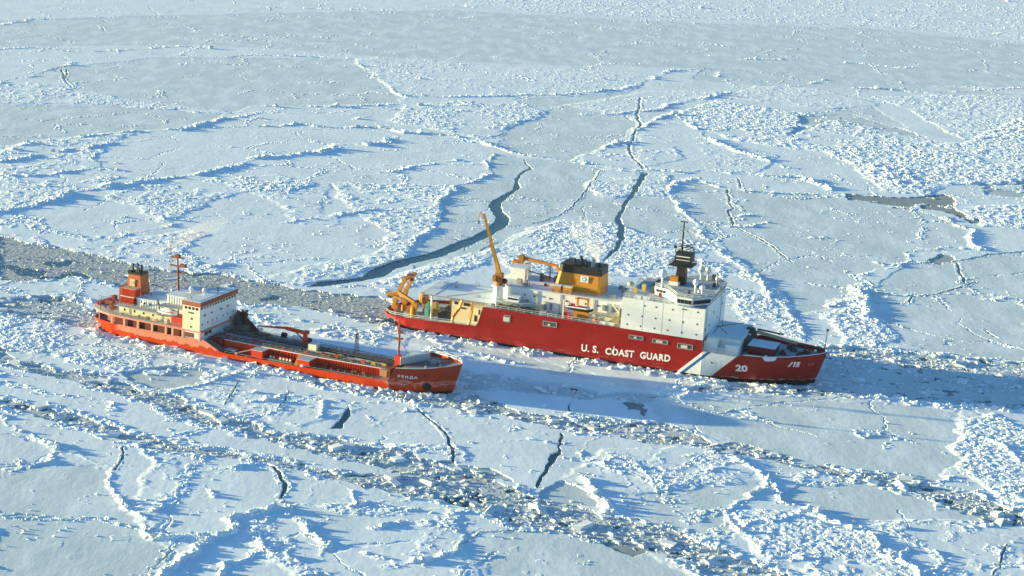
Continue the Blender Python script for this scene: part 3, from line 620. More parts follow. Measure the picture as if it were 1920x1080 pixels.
# ================================================================ ships
def interp(tab, x, k):
    xs = [t[0] for t in tab]; return float(np.interp(x, xs, [t[k] for t in tab]))
class Hull:
    """tab rows: x, deck half breadth, waterline half breadth, top height; s0/s1: how far stern/bow rake in at the waterline"""
    def __init__(s, tab, s0, r0, s1, r1, deckdrop):
        s.tab, s.s0, s.r0, s.s1, s.r1, s.dd = tab, s0, r0, s1, r1, deckdrop; s.L = tab[-1][0]
    def shift(s, x, z, zt):
        k = np.clip(1 - z / zt, 0, 1.4)
        a = s.s0 * max(0, 1 - x / s.r0) ** 1.5 - s.s1 * max(0, 1 - (s.L - x) / s.r1) ** 1.5
        return x + a * k
    def half(s, x, z, zt=None):
        zt = zt or interp(s.tab, x, 3); k = float(np.clip(z / zt, -.3, 1))
        yd, yw = interp(s.tab, x, 1), interp(s.tab, x, 2)
        return max(.02, yw + (yd - yw) * (max(0, k) ** .8))
    def on(s, X, z):                      # half breadth at a true position X
        x = X
        for _ in range(12):
            x += .8 * (X - s.shift(x, z, interp(s.tab, x, 3)))
        return s.half(x, z)
    def build(s, root, M, deckM, name='hull', steps=64):
        x00 = s.tab[0][0]; xs = sorted(set([t[0] for t in s.tab] + list(np.linspace(x00, s.L, steps))))
        lv = [-1.6, -.3, .5, 1.2, 2, 3, 4.2, 5.5, 7, 8.6]
        nl = 9
        vs = []; fs = []
        fr = [-.25, 0, .12, .25, .4, .55, .7, .85, 1.0]
        for x in xs:
            zt = interp(s.tab, x, 3)
            for sd_ in (-1, 1):
                for f in fr: vs.append((s.shift(x, zt * f, zt), sd_ * s.half(x, zt * f, zt), zt * f))
        W = 2 * nl
        for i in range(len(xs) - 1):
            for sd_ in (0, 1):
                for j in range(nl - 1):
                    a = i * W + sd_ * nl + j; fs.append((a, a + 1, a + 1 + W, a + W))
        for e in (0, len(xs) - 1):
            for j in range(nl - 1): a = e * W + j; fs.append((a, a + 1, a + 1 + nl, a + nl))
        # inner bulwark skin and rim
        k = len(vs); t = .22
        for x in xs:
            zt = interp(s.tab, x, 3); y = max(.02, s.half(x, zt, zt) - t); dz = s.dd(x); x2 = min(max(x, x00 + t), s.L - t * 2)
            for sd_ in (-1, 1): vs += [(x2, sd_ * y, zt), (x2, sd_ * y, zt - dz)]
        for i in range(len(xs) - 1):
            for q in (0, 1):
                o = i * W + q * nl + nl - 1; a = k + i * 4 + q * 2
                fs += [(o, a, a + 4, o + W), (a, a + 1, a + 5, a + 4)]
        e = len(xs) - 1
        fs += [(nl - 1, k, k + 2, W - 1), (k, k + 1, k + 3, k + 2), (e * W + nl - 1, k + e * 4, k + e * 4 + 2, e * W + W - 1)]
        b = MB(); b.add(vs, fs); o = b.build(name, M, root)
        d = MB(); vs = []; fs = []
        for x in xs:
            zt = interp(s.tab, x, 3); y = max(.02, s.half(x, zt, zt) - t + .01); x2 = min(max(x, x00 + t), s.L - t * 2)
            vs += [(x2, -y, zt - s.dd(x)), (x2, y, zt - s.dd(x))]
        for i in range(len(xs) - 1): fs.append((2 * i, 2 * i + 1, 2 * i + 3, 2 * i + 2))
        d.add(vs, fs); d.build('main_deck', deckM, root)
        return o
    def rimpts(s, x0, x1, side=-1, inset=.1, step=3., dz=0.):
        n = max(1, int(abs(x1 - x0) / step)); r = []
        for i in range(n + 1):
            x = x0 + (x1 - x0) * i / n; zt = interp(s.tab, x, 3); r.append((x, side * max(0, s.half(x, zt, zt) - inset), zt + dz))
        return r

def lettering(txt, hull, x0, z0, size, M, parent, name='lettering', wid=1.0, dirz=0., bold=.03, space=1., off=.05, width=None):
    cu = bpy.data.curves.new('lettering', 'FONT'); cu.body = txt; cu.size = size; cu.offset = bold; cu.space_character = space; cu.resolution_u = 3
    o = bpy.data.objects.new('lettering', cu); col.objects.link(o)
    dg = bpy.context.evaluated_depsgraph_get(); me = bpy.data.meshes.new_from_object(o.evaluated_get(dg))
    bpy.data.objects.remove(o)
    import bmesh
    bm = bmesh.new(); bm.from_mesh(me)
    if width: wid = width / max(v.co.x for v in bm.verts)
    bmesh.ops.triangulate(bm, faces=bm.faces); bmesh.ops.subdivide_edges(bm, edges=bm.edges, cuts=1)
    for v in bm.verts:
        u, t = v.co.x * wid, v.co.y; X = x0 + u; z = z0 + t + dirz * u
        v.co = (X, -(hull.on(X, z) + off), z)
    bm.to_mesh(me); bm.free(); me.name = name; me.materials.clear(); me.materials.append(M)
    p = bpy.data.objects.new(name, me); col.objects.link(p); p.parent = parent; return p

def decal(hull, name, M, parent, polys, off=.04, n=6):
    """small plates lying on the hull side; polys are outlines in x-z"""
    b = MB()
    for p in polys:
        c = (sum(q[0] for q in p) / len(p), sum(q[1] for q in p) / len(p))
        vs = [(x, -(hull.on(x, z) + off), z) for x, z in p] + [(x, -(hull.on(x, z) - .1), z) for x, z in p]
        k = len(p); b.add(vs, [tuple(range(k))] + [(i, (i + 1) % k, k + (i + 1) % k, k + i) for i in range(k)])
    return b.build(name, M, parent)
rect = lambda x0, x1, z0, z1: [(x0, z0), (x1, z0), (x1, z1), (x0, z1)]

# ---------------- paints
WHITE = mat('white_paint', (.78, .78, .76), .45, .04, .3, streak=((.52, .42, .28), .35))
WHITEC = mat('white_plain', (.8, .8, .78), .45, .03)
CREAM = mat('cream_paint', (.72, .64, .43), .5, .06, .4, streak=((.5, .28, .1), .5))
SNOW = mat('deck_snow', (.62, .69, .74), .8, .08, .35, bump=.4)
SNOWG = mat('shade_greyed_snow', (.36, .40, .43), .8, .35, .5, bump=.5)  # dirty deck snow, its grey also painting in the shade of recessed decks
ORANGE = mat('buff_paint', (.58, .235, .025), .45, .06, .5, streak=((.4, .15, .04), .4))
DORANGE = mat('dark_buff_paint', (.40, .155, .022), .5, .15)
BLACK = mat('black_paint', (.018, .018, .02), .5, .2)
DGREY = mat('dark_grey_fittings', (.07, .075, .08), .6, .3)
GREY = mat('grey_fittings', (.28, .30, .31), .6, .2)
GLASS = mat('window_glass', (.02, .025, .03), .12, .1, spec=.6)
BLUE = mat('blue_paint', (.03, .16, .36), .5, .05)
REDP = mat('red_paint', (.50, .03, .015), .5, .1)
ORED = mat('orange_red_paint', (.55, .035, .005), .45, .1, .4, streak=((.30, .05, .02), .5))
RUST = mat('rust_brown_paint', (.22, .05, .03), .6, .2)
BROWN = mat('funnel_brown', (.45, .11, .035), .55, .12, streak=((.12, .05, .03), .7))
YELLOW = mat('yellow_paint', (.50, .30, .03), .5, .1)
TAN = mat('tan_canvas', (.45, .33, .22), .7, .1)
MAROON = mat('maroon_paint', (.17, .012, .025), .6, .1)
GREY2 = mat('seam_grey', (.67, .67, .65), .6, .1)
DGREEN = mat('green_fittings', (.10, .14, .10), .6, .2)

def nodes_paint(name):
    M = bpy.data.materials.new(name); M.use_nodes = True; n = M.node_tree; b = n.nodes['Principled BSDF']
    tc = n.nodes.new('ShaderNodeTexCoord'); sp = n.nodes.new('ShaderNodeSeparateXYZ'); n.links.new(tc.outputs['Object'], sp.inputs[0])
    def mth(op, a, c):
        o = n.nodes.new('ShaderNodeMath'); o.operation = op
        for i, v in enumerate((a, c)):
            if isinstance(v, (int, float)): o.inputs[i].default_value = v
            else: n.links.new(v, o.inputs[i])
        return o.outputs[0]
    def mix(f, a, c):
        o = n.nodes.new('ShaderNodeMix'); o.data_type = 'RGBA'
        for s, v in ((0, f), (6, a), (7, c)):
            if isinstance(v, (tuple, float, int)): o.inputs[s].default_value = v if s == 0 else (*v, 1)
            else: n.links.new(v, o.inputs[s])
        return o.outputs[2]
    def noise(sc, scale=(1, 1, 1), det=5):
        mp = n.nodes.new('ShaderNodeMapping'); mp.inputs['Scale'].default_value = scale; n.links.new(tc.outputs['Object'], mp.inputs[0])
        o = n.nodes.new('ShaderNodeTexNoise'); o.inputs['Scale'].default_value = sc; o.inputs['Detail'].default_value = det; n.links.new(mp.outputs[0], o.inputs[0]); return o.outputs[0]
    def sm(v, a, c, lo=0., hi=1.):
        o = n.nodes.new('ShaderNodeMapRange'); o.interpolation_type = 'SMOOTHSTEP'; n.links.new(v, o.inputs[0])
        for i, q in zip((1, 2, 3, 4), (a, c, lo, hi)): o.inputs[i].default_value = q
        return o.outputs[0]
    return M, n, b, sp, mth, mix, noise, sm
def hull_bump(n, b, noise):       # plating pushed in a little between the frames
    bp = n.nodes.new('ShaderNodeBump'); bp.inputs['Strength'].default_value = .35; bp.inputs['Distance'].default_value = .06
    a = n.nodes.new('ShaderNodeMath'); a.operation = 'ADD'; n.links.new(noise(.45, (1.6, 1, .5), 3), a.inputs[0]); n.links.new(noise(1.6, (1, 1, .6), 4), a.inputs[1])
    n.links.new(a.outputs[0], bp.inputs['Height']); n.links.new(bp.outputs[0], b.inputs['Normal'])
def healy_hull_mat():
    M, n, b, sp, mth, mix, noise, sm = nodes_paint('red_hull_paint')
    x, y, z = sp.outputs; u = mth('SUBTRACT', x, z)
    red = mix(noise(.5), (.235, .003, .0035), (.30, .005, .006))
    red = mix(sm(noise(.09, (1, 1, 2.2), 3), .45, .62, 0, .35), red, (.36, .022, .018))
    red = mix(mth('MULTIPLY', sm(z, 3.6, 1.2), sm(noise(1.4, (.25, .25, 4), 6), .54, .66, 0, .55)), red, (.42, .16, .14))
    red = mix(sm(noise(1.2, (1, 1, .1)), .62, .8, 0, .35), red, (.30, .05, .03))
    wh = mix(noise(.4), (.70, .70, .67), (.82, .82, .79))
    def band(a, c): return mth('MULTIPLY', mth('GREATER_THAN', u, a), mth('LESS_THAN', u, c))
    side = mth('LESS_THAN', z, 9.4)
    inb = mth('MULTIPLY', band(89.0, 98.3), side)
    c = mix(inb, red, wh)
    c = mix(mth('MULTIPLY', band(90.1, 91.2), side), c, (.02, .14, .36))
    # black boot topping and ice-scuffed band above it
    zz = mth('ADD', z, mth('MULTIPLY', mth('SUBTRACT', noise(.5), .5), .35))
    scuff = mth('MULTIPLY', sm(zz, 2.1, 1.1), sm(noise(1.1, (.6, .6, 3)), .50, .62, 0, .75))
    c = mix(mth('MULTIPLY', scuff, sm(x, 96., 104.)), c, (.55, .52, .50))
    c = mix(mth('LESS_THAN', zz, 1.0), c, (.012, .011, .012))
    hull_bump(n, b, noise)
    n.links.new(c, b.inputs['Base Color']); b.inputs['Roughness'].default_value = .45; b.inputs['Specular IOR Level'].default_value = .22; return M
def tanker_hull_mat():
    M, n, b, sp, mth, mix, noise, sm = nodes_paint('orange_hull_paint')
    x, y, z = sp.outputs
    c = mix(noise(.4), (.45, .030, .002), (.55, .048, .003))
    c = mix(sm(noise(1.0, (1, 1, .15)), .58, .78, 0, .5), c, (.28, .015, .006))
    # frozen spray clinging to the after side, ragged lower edge
    edge = mth('ADD', z, mth('MULTIPLY', mth('SUBTRACT', noise(.55, (1, 1, .5), 8), .5), -3.2))
    fr = mth('MULTIPLY', sm(edge, 2.05, 2.25), mth('MULTIPLY', sm(x, 12., 15.), sm(x, 49., 47.)))
    c = mix(mth('MULTIPLY', fr, .58), c, (.66, .34, .25))
    c = mix(mth('MULTIPLY', mth('MULTIPLY', sm(x, 96.2, 97.4), sm(edge, 3.3, 3.9)), .65), c, (.24, .022, .010))     # darker red-brown on the upper forecastle side
    # frost on the fore part, below the flare
    f2 = mth('MULTIPLY', mth('MULTIPLY', sm(edge, 1.9, 2.6), sm(edge, 4.0, 3.0)), mth('MULTIPLY', sm(x, 92., 97.), sm(noise(.9, (1, 1, 2)), .38, .6)))
    c = mix(mth('MULTIPLY', f2, .5), c, (.55, .48, .46))
    low = mth('MULTIPLY', sm(edge, .9, .3), sm(noise(1.3), .4, .6)); c = mix(mth('MULTIPLY', low, .6), c, (.35, .18, .13))
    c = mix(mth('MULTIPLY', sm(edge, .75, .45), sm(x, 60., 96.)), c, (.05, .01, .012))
    hull_bump(n, b, noise)
    n.links.new(c, b.inputs['Base Color']); b.inputs['Roughness'].default_value = .38; b.inputs['Specular IOR Level'].default_value = .28; return M

def root_at(name, X, Y, a, label, cat):
    o = bpy.data.objects.new(name, None); col.objects.link(o); o.location = (X, Y, 0); o.rotation_euler = (0, 0, a); o.empty_display_size = 5
    return tag(o, label, cat)
def B(*a): return MB().box(*a)

# ================================================================ red and white icebreaker
def icebreaker():
    r = root_at('icebreaker_ship', -35.4, 509.2, -.329, 'large red and white icebreaker with a buff and black funnel, lying beyond the orange tanker', 'ship')
    T = [(0, 2.2, .3, 2.9), (1, 5.2, 2.6, 2.95), (3, 8.2, 5.6, 3.1), (6, 10.2, 8.6, 3.4), (10, 11.2, 10.4, 3.7), (16, 11.9, 11.5, 4.0), (24, 12.2, 12.0, 4.4), (31.5, 12.3, 12.2, 4.8),
         (32.2, 12.3, 12.2, 6), (33.4, 12.3, 12.2, 10.6), (60, 12.3, 12.3, 10.6), (96.2, 12.3, 12.1, 10.65), (96.4, 12.3, 12.1, 7.7), (105.2, 11.6, 9.9, 7.3), (107.3, 11.2, 9.2, 8.0),
         (112, 10.2, 7.6, 8.0), (117, 8.4, 5.4, 8.2), (121, 6.3, 3.4, 8.5), (124.5, 3.8, 1.7, 8.8), (126.8, 1.7, .6, 9.0), (127.8, .12, .05, 9.1)]
    hl = Hull(T, 4.2, 12, 2.6, 20, lambda x: 1.0 if x < 32 else (.35 if x < 96.3 else 1.1))
    HM = healy_hull_mat(); hl.build(r, HM, SNOWG, steps=90)
    lettering('U. S.', hl, 62.7, 2.5, 2.7, WHITEC, r, width=5.0, dirz=.03, bold=.09, space=1.08)
    lettering('COAST', hl, 69.6, 2.65, 2.6, WHITEC, r, width=8.2, dirz=.04, bold=.09, space=1.1)
    decal(hl, 'draught_bar', WHITEC, r, [rect(71.9, 72.1, 2.7, 5.2)], off=.09)
    lettering('GUARD', hl, 79.4, 3.05, 2.6, WHITEC, r, width=8.5, dirz=.04, bold=.09, space=1.1)
    lettering('20', hl, 105.6, 3.3, 2.5, WHITEC, r, name='hull_number', width=3.1, bold=.1)
    decal(hl, 'bow_emblem', WHITEC, r, [[(119.9 + (x - 120) * .72, 6.0 + (z - 6.2) * .72) for x, z in p] for p in [[(118.3, 5.2), (118.9, 5.2), (120.3, 7.3), (119.7, 7.3)], [(120.1, 5.2), (120.5, 5.2), (121.2, 7.0), (121.0, 7.5), (120.6, 7.3)],
          [(120.9, 5.2), (122.1, 5.2), (122.2, 5.7), (121.1, 5.7)], [(121.1, 6.0), (122.3, 6.0), (122.4, 6.5), (121.3, 6.5)], [(121.3, 6.8), (122.5, 6.8), (122.6, 7.3), (121.4, 7.3)], [(121.5, 5.3), (121.9, 5.3), (122.3, 7.2), (121.9, 7.2)]]])
    decal(hl, 'draught_marks', mat('faded_mark', (.45, .12, .10), .6), r, [rect(123.6 + i * .55, 123.9 + i * .55, 5.6 + .1 * i, 6.2 + .1 * i) for i in range(3)])
    decal(hl, 'stern_number', WHITEC, r, [[(4.6, 1.8), (5.6, 1.8), (5.6, 2.7), (4.6, 2.7)], [(6.0, 1.8), (7.0, 1.8), (7.0, 2.7), (6.0, 2.7)]])
    for x0, x1, z0, z1 in ((39.9, 41.6, 7.5, 9.2), (51.3, 55.2, 8.1, 9.3), (76.0, 79.9, 8.3, 9.1), (82.6, 86.8, 8.15, 9.0), (89.6, 93.7, 7.7, 8.9)):
        o = decal(hl, 'hull_opening', DGREY, r, [rect(x0, x1, z0, z1)], off=.05)
        decal(hl, 'opening_frame', GREY, o, [rect(x0 - .12, x0 + .12, z0 - .1, z1 + .1), rect(x1 - .12, x1 + .12, z0 - .1, z1 + .1), rect(x0, x1, z0 - .18, z0 + .02), rect(x0, x1, z1 - .05, z1 + .12)], off=.12)
        k = (x0 + x1) / 2 - .2; decal(hl, 'fairlead', mat('pale_fitting', (.6, .56, .47), .6), o, [rect(k - .9, k + .9, z0 + .1, z0 + (z1 - z0) * .75)] if x0 > 80 or x0 < 45 else [rect(k - .35, k + .35, z0 + .1, z0 + .6)], off=.16)
    decal(hl, 'porthole', BLACK, r, [rect(99.0, 99.5, 4.6, 5.0)], off=.05)
    decal(hl, 'hull_vents', DGREY, r, [rect(x, x + .35, z, z + .3) for x, z in ((44.5, 7.6), (58, 7.3), (64, 7.6), (67, 7.2), (36.5, 6.9), (71, 6.9), (84, 6.9))], off=.05)
    # --- after deck
    d0 = MB(); pts = hl.rimpts(1.5, 31.5, -1, .15, 2.4) ; d0.rail(pts, 1.0, 2.4); pts = hl.rimpts(1.5, 31.5, 1, .15, 2.4); d0.rail(pts, 1.0, 2.4); d0.build('deck_railing', WHITEC, r)
    MB().prism([(13.5, -7.4), (34, -7.6), (34, 11.5), (26, 11.8), (14, 10.2)], 10.15, 10.5).build('flight_deck', GREY, r)
    MB().prism([(13.7, -7.2), (34, -7.4), (34, 11.3), (26, 11.6), (14.2, 10.0)], 10.5, 10.56).build('deck_snow', SNOW, r)
    n = MB()
    for i in range(13): n.beam((13.8 + i * 1.62, -7.5, 10.3), (13.8 + i * 1.62, -8.9, 10.0), .08, .08)
    n.beam((13.8, -8.9, 10.0), (33.2, -8.9, 10.0), .1, .1)
    for i in range(10): n.beam((13.8, -6 + i * 1.7, 10.3), (12.3, -6 + i * 1.7, 10.1), .08, .08)
    n.beam((12.3, -6, 10.1), (12.3, 9.4, 10.1), .1, .1); n.build('safety_net', GREY, r)
    n = MB(); n.beam((20.5, -7.2, 10.6), (33.5, 10.8, 10.6), .25, .06); n.beam((17, -7.2, 10.59), (17, 10, 10.59), .2, .05); n.build('deck_marking', GREY, r)
    hs = B(22.0, 33.0, -6.7, 9.5, 3.4, 10.15).build('after_deckhouse', CREAM, r)
    w_ = MB()
    for x0, x1, z0, z1 in ((22.8, 24.6, 8.6, 9.5), (25.6, 27.4, 8.5, 9.4), (24.4, 26.3, 7.5, 8.0)): w_.box(x0, x1, -6.78, -6.6, z0, z1)
    w_.box(30.2, 30.6, -6.76, -6.6, 6.5, 8.0); w_.box(29.0, 29.8, -6.76, -6.6, 4.4, 6.2); w_.build('window', GLASS, hs)
    MB().tube((16, -7, 3), (16, -7, 10.2), .3, n=10).tube((16, 8, 3), (16, 8, 10.2), .3).build('deck_pillar', WHITEC, r)
    w_ = B(17.5, 20.3, -5.5, -2.5, 3, 5.0); w_.tube((17.6, -4, 5.2), (20.2, -4, 5.2), .9, n=12).box(18, 19.5, -1, 1.5, 3, 5.6).box(20.4, 21.6, -6, -4.5, 3, 5.2); w_.build('deck_winch', DGREY, r)
    w_ = B(12.6, 13.8, -3.6, -2.2, 3, 5.2); w_.box(14.5, 15.2, -.5, .5, 3, 6.4).box(10.8, 12.0, 1, 2.4, 3, 5.6); w_.build('deck_locker', mat('teal_fitting', (.12, .42, .36), .6), r)
    w_ = MB().box(17.2, 18.3, -6.4, -5.6, 5.2, 6.1).box(14.6, 15.6, -2.6, -1.6, 3, 6.9).box(18.6, 19.3, .5, 1.5, 5, 7.4); w_.build('yellow_gear', YELLOW, r)
    # davit arms
    for x0, x1 in ((24.0, 26.0), (29.1, 29.3)):
        w_ = MB(); p = [(x0, -11.3, 4.0), (x0 + .2, -11.0, 6.0), (x0 + .7 * (x1 - x0) + .2, -10.3, 8.4), (x1 + .1, -9.5, 10.6)]
        for a, b in zip(p, p[1:]): w_.beam(a, b, .55, .7)
        w_.box(x0 - .5, x0 + .6, -11.8, -10.6, 3.2, 4.4); w_.beam((x1 - .2, -9.5, 10.5), (x1 - .9, -9.2, 9.6), .35, .4); w_.build('davit_arm', ORANGE, r)
    # stern A-frame
    w_ = MB()
    for y in (-1.8, 5.2): w_.beam((2.2, y, 3.2), (3.0, y, 7.2), 1.3, 1.1).beam((3.0, y, 7.0), (5.3, y, 12.0), 1.0, .9)
    w_.beam((5.2, -2.4, 12.2), (5.2, 5.8, 12.2), 1.2, .9); w_.box(2.3, 3.6, -2.6, -1.0, 3.0, 4.4).box(2.3, 3.6, 4.4, 6, 3.0, 4.4); af = w_.build('stern_gantry', ORANGE, r)
    MB().box(4.7, 6.6, 1.0, 2.4, 12.6, 13.0).box(6.4, 7.2, -.5, .4, 11.6, 12.3).build('gantry_block', RUST, af)
    # stern knuckle crane
    w_ = MB().tube((10.6, -7.2, 3), (10.6, -7.2, 6.2), .95, n=12).box(10.0, 11.8, -8, -6.4, 5.6, 7.4); cb = w_.build('stern_crane', ORANGE, r)
    MB().beam((10.9, -7.2, 7.2), (5.2, -6.2, 9.4), .9, 1.0, .8, .9).beam((5.4, -6.2, 9.3), (1.8, -6.4, 8.3), .8, .8, .6, .6).beam((1.6, -6.4, 8.4), (6.5, -6.6, 7.7), .6, .6).build('crane_boom', ORANGE, cb)
    MB().beam((10.4, -7.4, 7.2), (7.0, -6.9, 8.0), .35, .35).box(2.2, 3.4, -6.9, -6, 7.5, 8.2).build('hydraulic_ram', DGREY, cb)
    MB().box(7.2, 8.6, -4, -2.6, 3, 5.0).tube((5.6, -2.4, 3), (5.6, -2.4, 4.8), .8, n=10).box(4.4, 5.2, -6.6, -5.6, 3, 4.2).build('mooring_gear', DORANGE, r)
    MB().ball((11.2, -1.0, 7.2), 1.5, sz=1.2).tube((11.2, -1, 3), (11.2, -1, 6), .3).build('canvas_reel', DORANGE, r)
    # --- boat deck and middle house
    MB().prism([(33.6, -12.0), (73.3, -12.0), (73.3, 12.0), (33.6, 12.0)], 10.3, 10.42).build('boat_deck', SNOWG, r)
    MB().rail([(34, -12.1, 10.6), (73, -12.1, 10.6)], 1.0, 2.2).rail([(34, 12.1, 10.6), (73, 12.1, 10.6)], 1.0, 2.2).build('deck_railing', WHITEC, r)
    mh = B(39.5, 73.3, -6.6, 9.6, 10.42, 16.0)
    mh.prism([(36.5, -4.5), (39.5, -6.2), (39.5, 9.6), (34, 9.6), (34, -1)], 10.42, 16.0); mh = mh.build('middle_deckhouse', WHITE, r)
    MB().prism([(36.2, -5.0), (39.5, -6.8), (78, -6.8), (78, 9.8), (33.8, 9.8), (33.8, -1.2)], 16.0, 16.25).build('upper_deck', SNOW, r)
    MB().box(60, 73.3, -9.2, -6.6, 10.42, 12.6).box(45.5, 49, -8.6, -6.6, 10.42, 12.4).build('side_house', CREAM, r)
    MB().box(66.2, 68.0, -6.72, -6.55, 13.2, 14.8).box(69.0, 70.8, -6.72, -6.55, 13.0, 14.6).build('louvre', GREY, mh)
    MB().box(44, 44.8, -6.7, -6.5, 11, 13).box(51, 51.8, -6.7, -6.5, 11, 13).box(56.5, 57, -6.7, -6.5, 13.5, 14).build('door', GREY, mh)
    MB().rail([(39.5, -6.7, 16.25), (73, -6.7, 16.25)], 1.0, 2.0).rail([(34, -1, 16.25), (39.5, -6.6, 16.25)], 1.0, 2.).rail([(34, 9.7, 16.25), (76, 9.7, 16.25)], 1.0, 2.).build('deck_railing', GREY, r)
    # pedestal crane
    MB().tube((35.9, -7.2, 10.4), (35.9, -7.2, 16.0), 1.45, n=16).tube((35.9, -7.2, 15.8), (35.9, -7.2, 16.2), 1.9, n=16).build('crane_pedestal', WHITEC, r)
    cc = MB().tube((35.9, -7.2, 16.2), (35.9, -7.2, 17.4), 1.2, n=12).box(34.9, 36.9, -8.2, -6.2, 17.2, 19.6).box(34.4, 35.4, -8.6, -7.6, 17.4, 19.0); cc = cc.build('pedestal_crane', DORANGE, r)
    MB().beam((36.0, -7.2, 18.4), (34.9, -7.2, 22.6), 1.15, 1.25, .95, 1.0).beam((34.9, -7.2, 22.4), (30.4, -7.6, 36.0), .85, .95, .5, .55).beam((30.5, -7.6, 35.7), (28.9, -7.5, 35.6), .5, .5).build('crane_boom', ORANGE, cc)
    MB().tube((29.0, -7.5, 35.5), (29.0, -7.5, 33.6), .05).box(28.85, 29.25, -7.7, -7.4, 32.9, 33.7).beam((35.2, -6.7, 18.6), (34.0, -6.9, 24), .3, .3).build('hoist_cable', DGREY, cc)
    MB().ball((37.4, -6.6, 17.3), .8).build('cable_drum', MAROON, cc)
    # lights/white block aft, far crane
    B(36.2, 40.6, 1.2, 6.2, 16.25, 19.6).build('crane_cab_house', WHITE, r)
    MB().box(36.0, 40.8, 1.0, 6.4, 19.6, 19.75).build('roof_snow', SNOW, r)
    kp = MB().tube((37.5, 6.8, 16.2), (37.5, 6.8, 21.6), .6, n=10).box(36.8, 38.2, 6, 7.6, 20, 22).box(35.0, 36.6, 6, 7.6, 18.6, 20.4); kp = kp.build('folded_crane', DORANGE, r)
    MB().beam((37.8, 6.8, 21.3), (48.4, 6.0, 20.6), .8, .9, .6, .7).beam((48.2, 6.0, 20.6), (49.4, 5.8, 18.6), .6, .8, .8, 1.0).beam((38, 6.8, 19.4), (41.2, 6.6, 20.6), .25, .25).build('crane_boom', DORANGE, kp)
    MB().tube((46.5, 6, 16.2), (46.5, 6, 20.3), .22).tube((40.5, 5, 18.2), (50, 3, 17.4), .18).box(44.5, 45.3, 3, 4, 16.2, 18.4).box(48.4, 50.2, 4, 7.4, 16.2, 17.8).build('boom_rest', DGREY, r)
    MB().tube((42.6, -2, 16.2), (42.6, -2, 20), .2).tube((42.6, -2, 18.5), (41.8, -2, 16.2), .12).box(42.1, 43.1, -2.5, -1.5, 19, 19.5).box(39.8, 41.2, -3.6, -2.2, 16.2, 17.6).box(53.4, 54.6, 5, 7, 16.2, 17.8).build('vent_posts', mat('stone_fitting', (.42, .38, .30), .6), r)
    for x0 in (51.4, 54.5):
        o = B(x0, x0 + 2.4, -6.4, -4.5, 16.25, 18.1).build('deck_locker_box', ORANGE, r); MB().box(x0 - .1, x0 + 2.5, -6.5, -4.4, 18.1, 18.3).build('roof_snow', SNOW, o)
    # funnel
    fb = [(50.8, -3.2), (52.5, -4.0), (63.8, -4.0), (64.6, -3.0), (64.6, 3.6), (63.8, 4.6), (52.5, 4.6), (50.8, 3.8)]
    ft = [(52.0, -3.0), (53.5, -3.7), (63.6, -3.7), (64.3, -2.7), (64.3, 3.3), (63.6, 4.3), (53.5, 4.3), (52.0, 3.4)]
    fu = MB().prism(fb, 16.25, 21.7, ft).build('funnel', ORANGE, r)
    sc = lambda p, k: [((x - 58.2) * k + 58.2, (y - .3) * k + .3) for x, y in p]
    MB().prism(sc(ft, 1.006), 21.7, 23.7, sc(ft, .985)).prism([(53, -2.6), (58, -3.0), (58, 3.6), (53, 3)], 23.7, 24.2).build('funnel_cap', BLACK, fu)
    ex = MB()
    for x, y, h_ in ((56, -1, 1.6), (57.2, 1.6, 1.9), (59.5, -1.2, 1.1), (60.6, 1.5, 2.0), (62.9, 0, 1.1)): ex.tube((x, y, 23.4), (x - .5, y, 23.7 + h_), .40, n=8)
    ex.build('exhaust_pipe', BLACK, fu)
    MB().tube((61.4, -1.8, 23.4), (61.4, -1.8, 26.0), .5, n=10).build('steam_pipe', GREY, fu)
    em = MB(); em.prism([(0, 0)] * 0 or [(59.7 + .0, -4)] * 0 or [(58.6, -4.0), (60.9, -4.0), (60.9, -3.9), (58.6, -3.9)], 19.6, 21.4).build('funnel_emblem', WHITEC, fu)
    eb = MB(); t_ = [2 * math.pi * i / 12 for i in range(12)]
    eb.xz([(59.75 + .65 * math.cos(a), 20.5 + .65 * math.sin(a)) for a in t_], -4.03, -3.98).build('emblem_disc', mat('emblem_blue', (.25, .33, .42), .5), fu)
    MB().xz([(59.75 + .36 * math.cos(a), 20.5 + .36 * math.sin(a)) for a in t_], -4.06, -4.0).build('emblem_centre', WHITEC, fu)
    MB().rail([(62.0, -4.6, 16.3), (64.4, -4.6, 16.3)], 2.2, .8, .07, 3).box(56.5, 57.6, -4.7, -4.0, 17.3, 18.4).rail([(54, -4.9, 17.4), (60, -4.9, 17.4)], 1.0, 1., .06).build('funnel_platform', YELLOW, fu)
    # grey workboat and cradle on the near side
    bt = bpy.data.objects.new('grey_workboat', None); col.objects.link(bt); bt.parent = None
    bt.location = r.matrix_basis @ Vector((42.2, -9.2, 11.2)) if False else (Matrix.Translation((-35.4, 509.2, 0)) @ Matrix.Rotation(-.329, 4, 'Z')) @ Vector((42.2, -9.4, 11.3)); bt.rotation_euler = (0, 0, -.329)
    tag(bt, 'grey workboat with a windowed cabin, on the red ship right of its tall crane', 'boat')
    boat_hull(bt, 5.4, 1.5, 1.5, mat('boat_grey', (.33, .38, .41), .5), BLACK)
    MB().box(-2.6, .9, -1.0, 1.0, 1.5, 2.9).build('cabin', WHITEC, bt)
    MB().box(-2.3, .6, -1.06, 1.06, 2.1, 2.6).build('cabin_window', GLASS, bt)
    MB().box(-2.7, 1.0, -1.1, 1.1, 2.9, 3.02).build('roof', SNOW, bt)
    MB().box(37, 47.5, -11.2, -8, 10.42, 11.2).beam((39, -11.6, 10.5), (42, -10.8, 12.5), .15, .2).beam((45.5, -11.6, 10.5), (42.6, -10.8, 12.5), .15, .2).build('boat_cradle', DGREY, r)
    # rescue boat on its davit
    dv = MB()
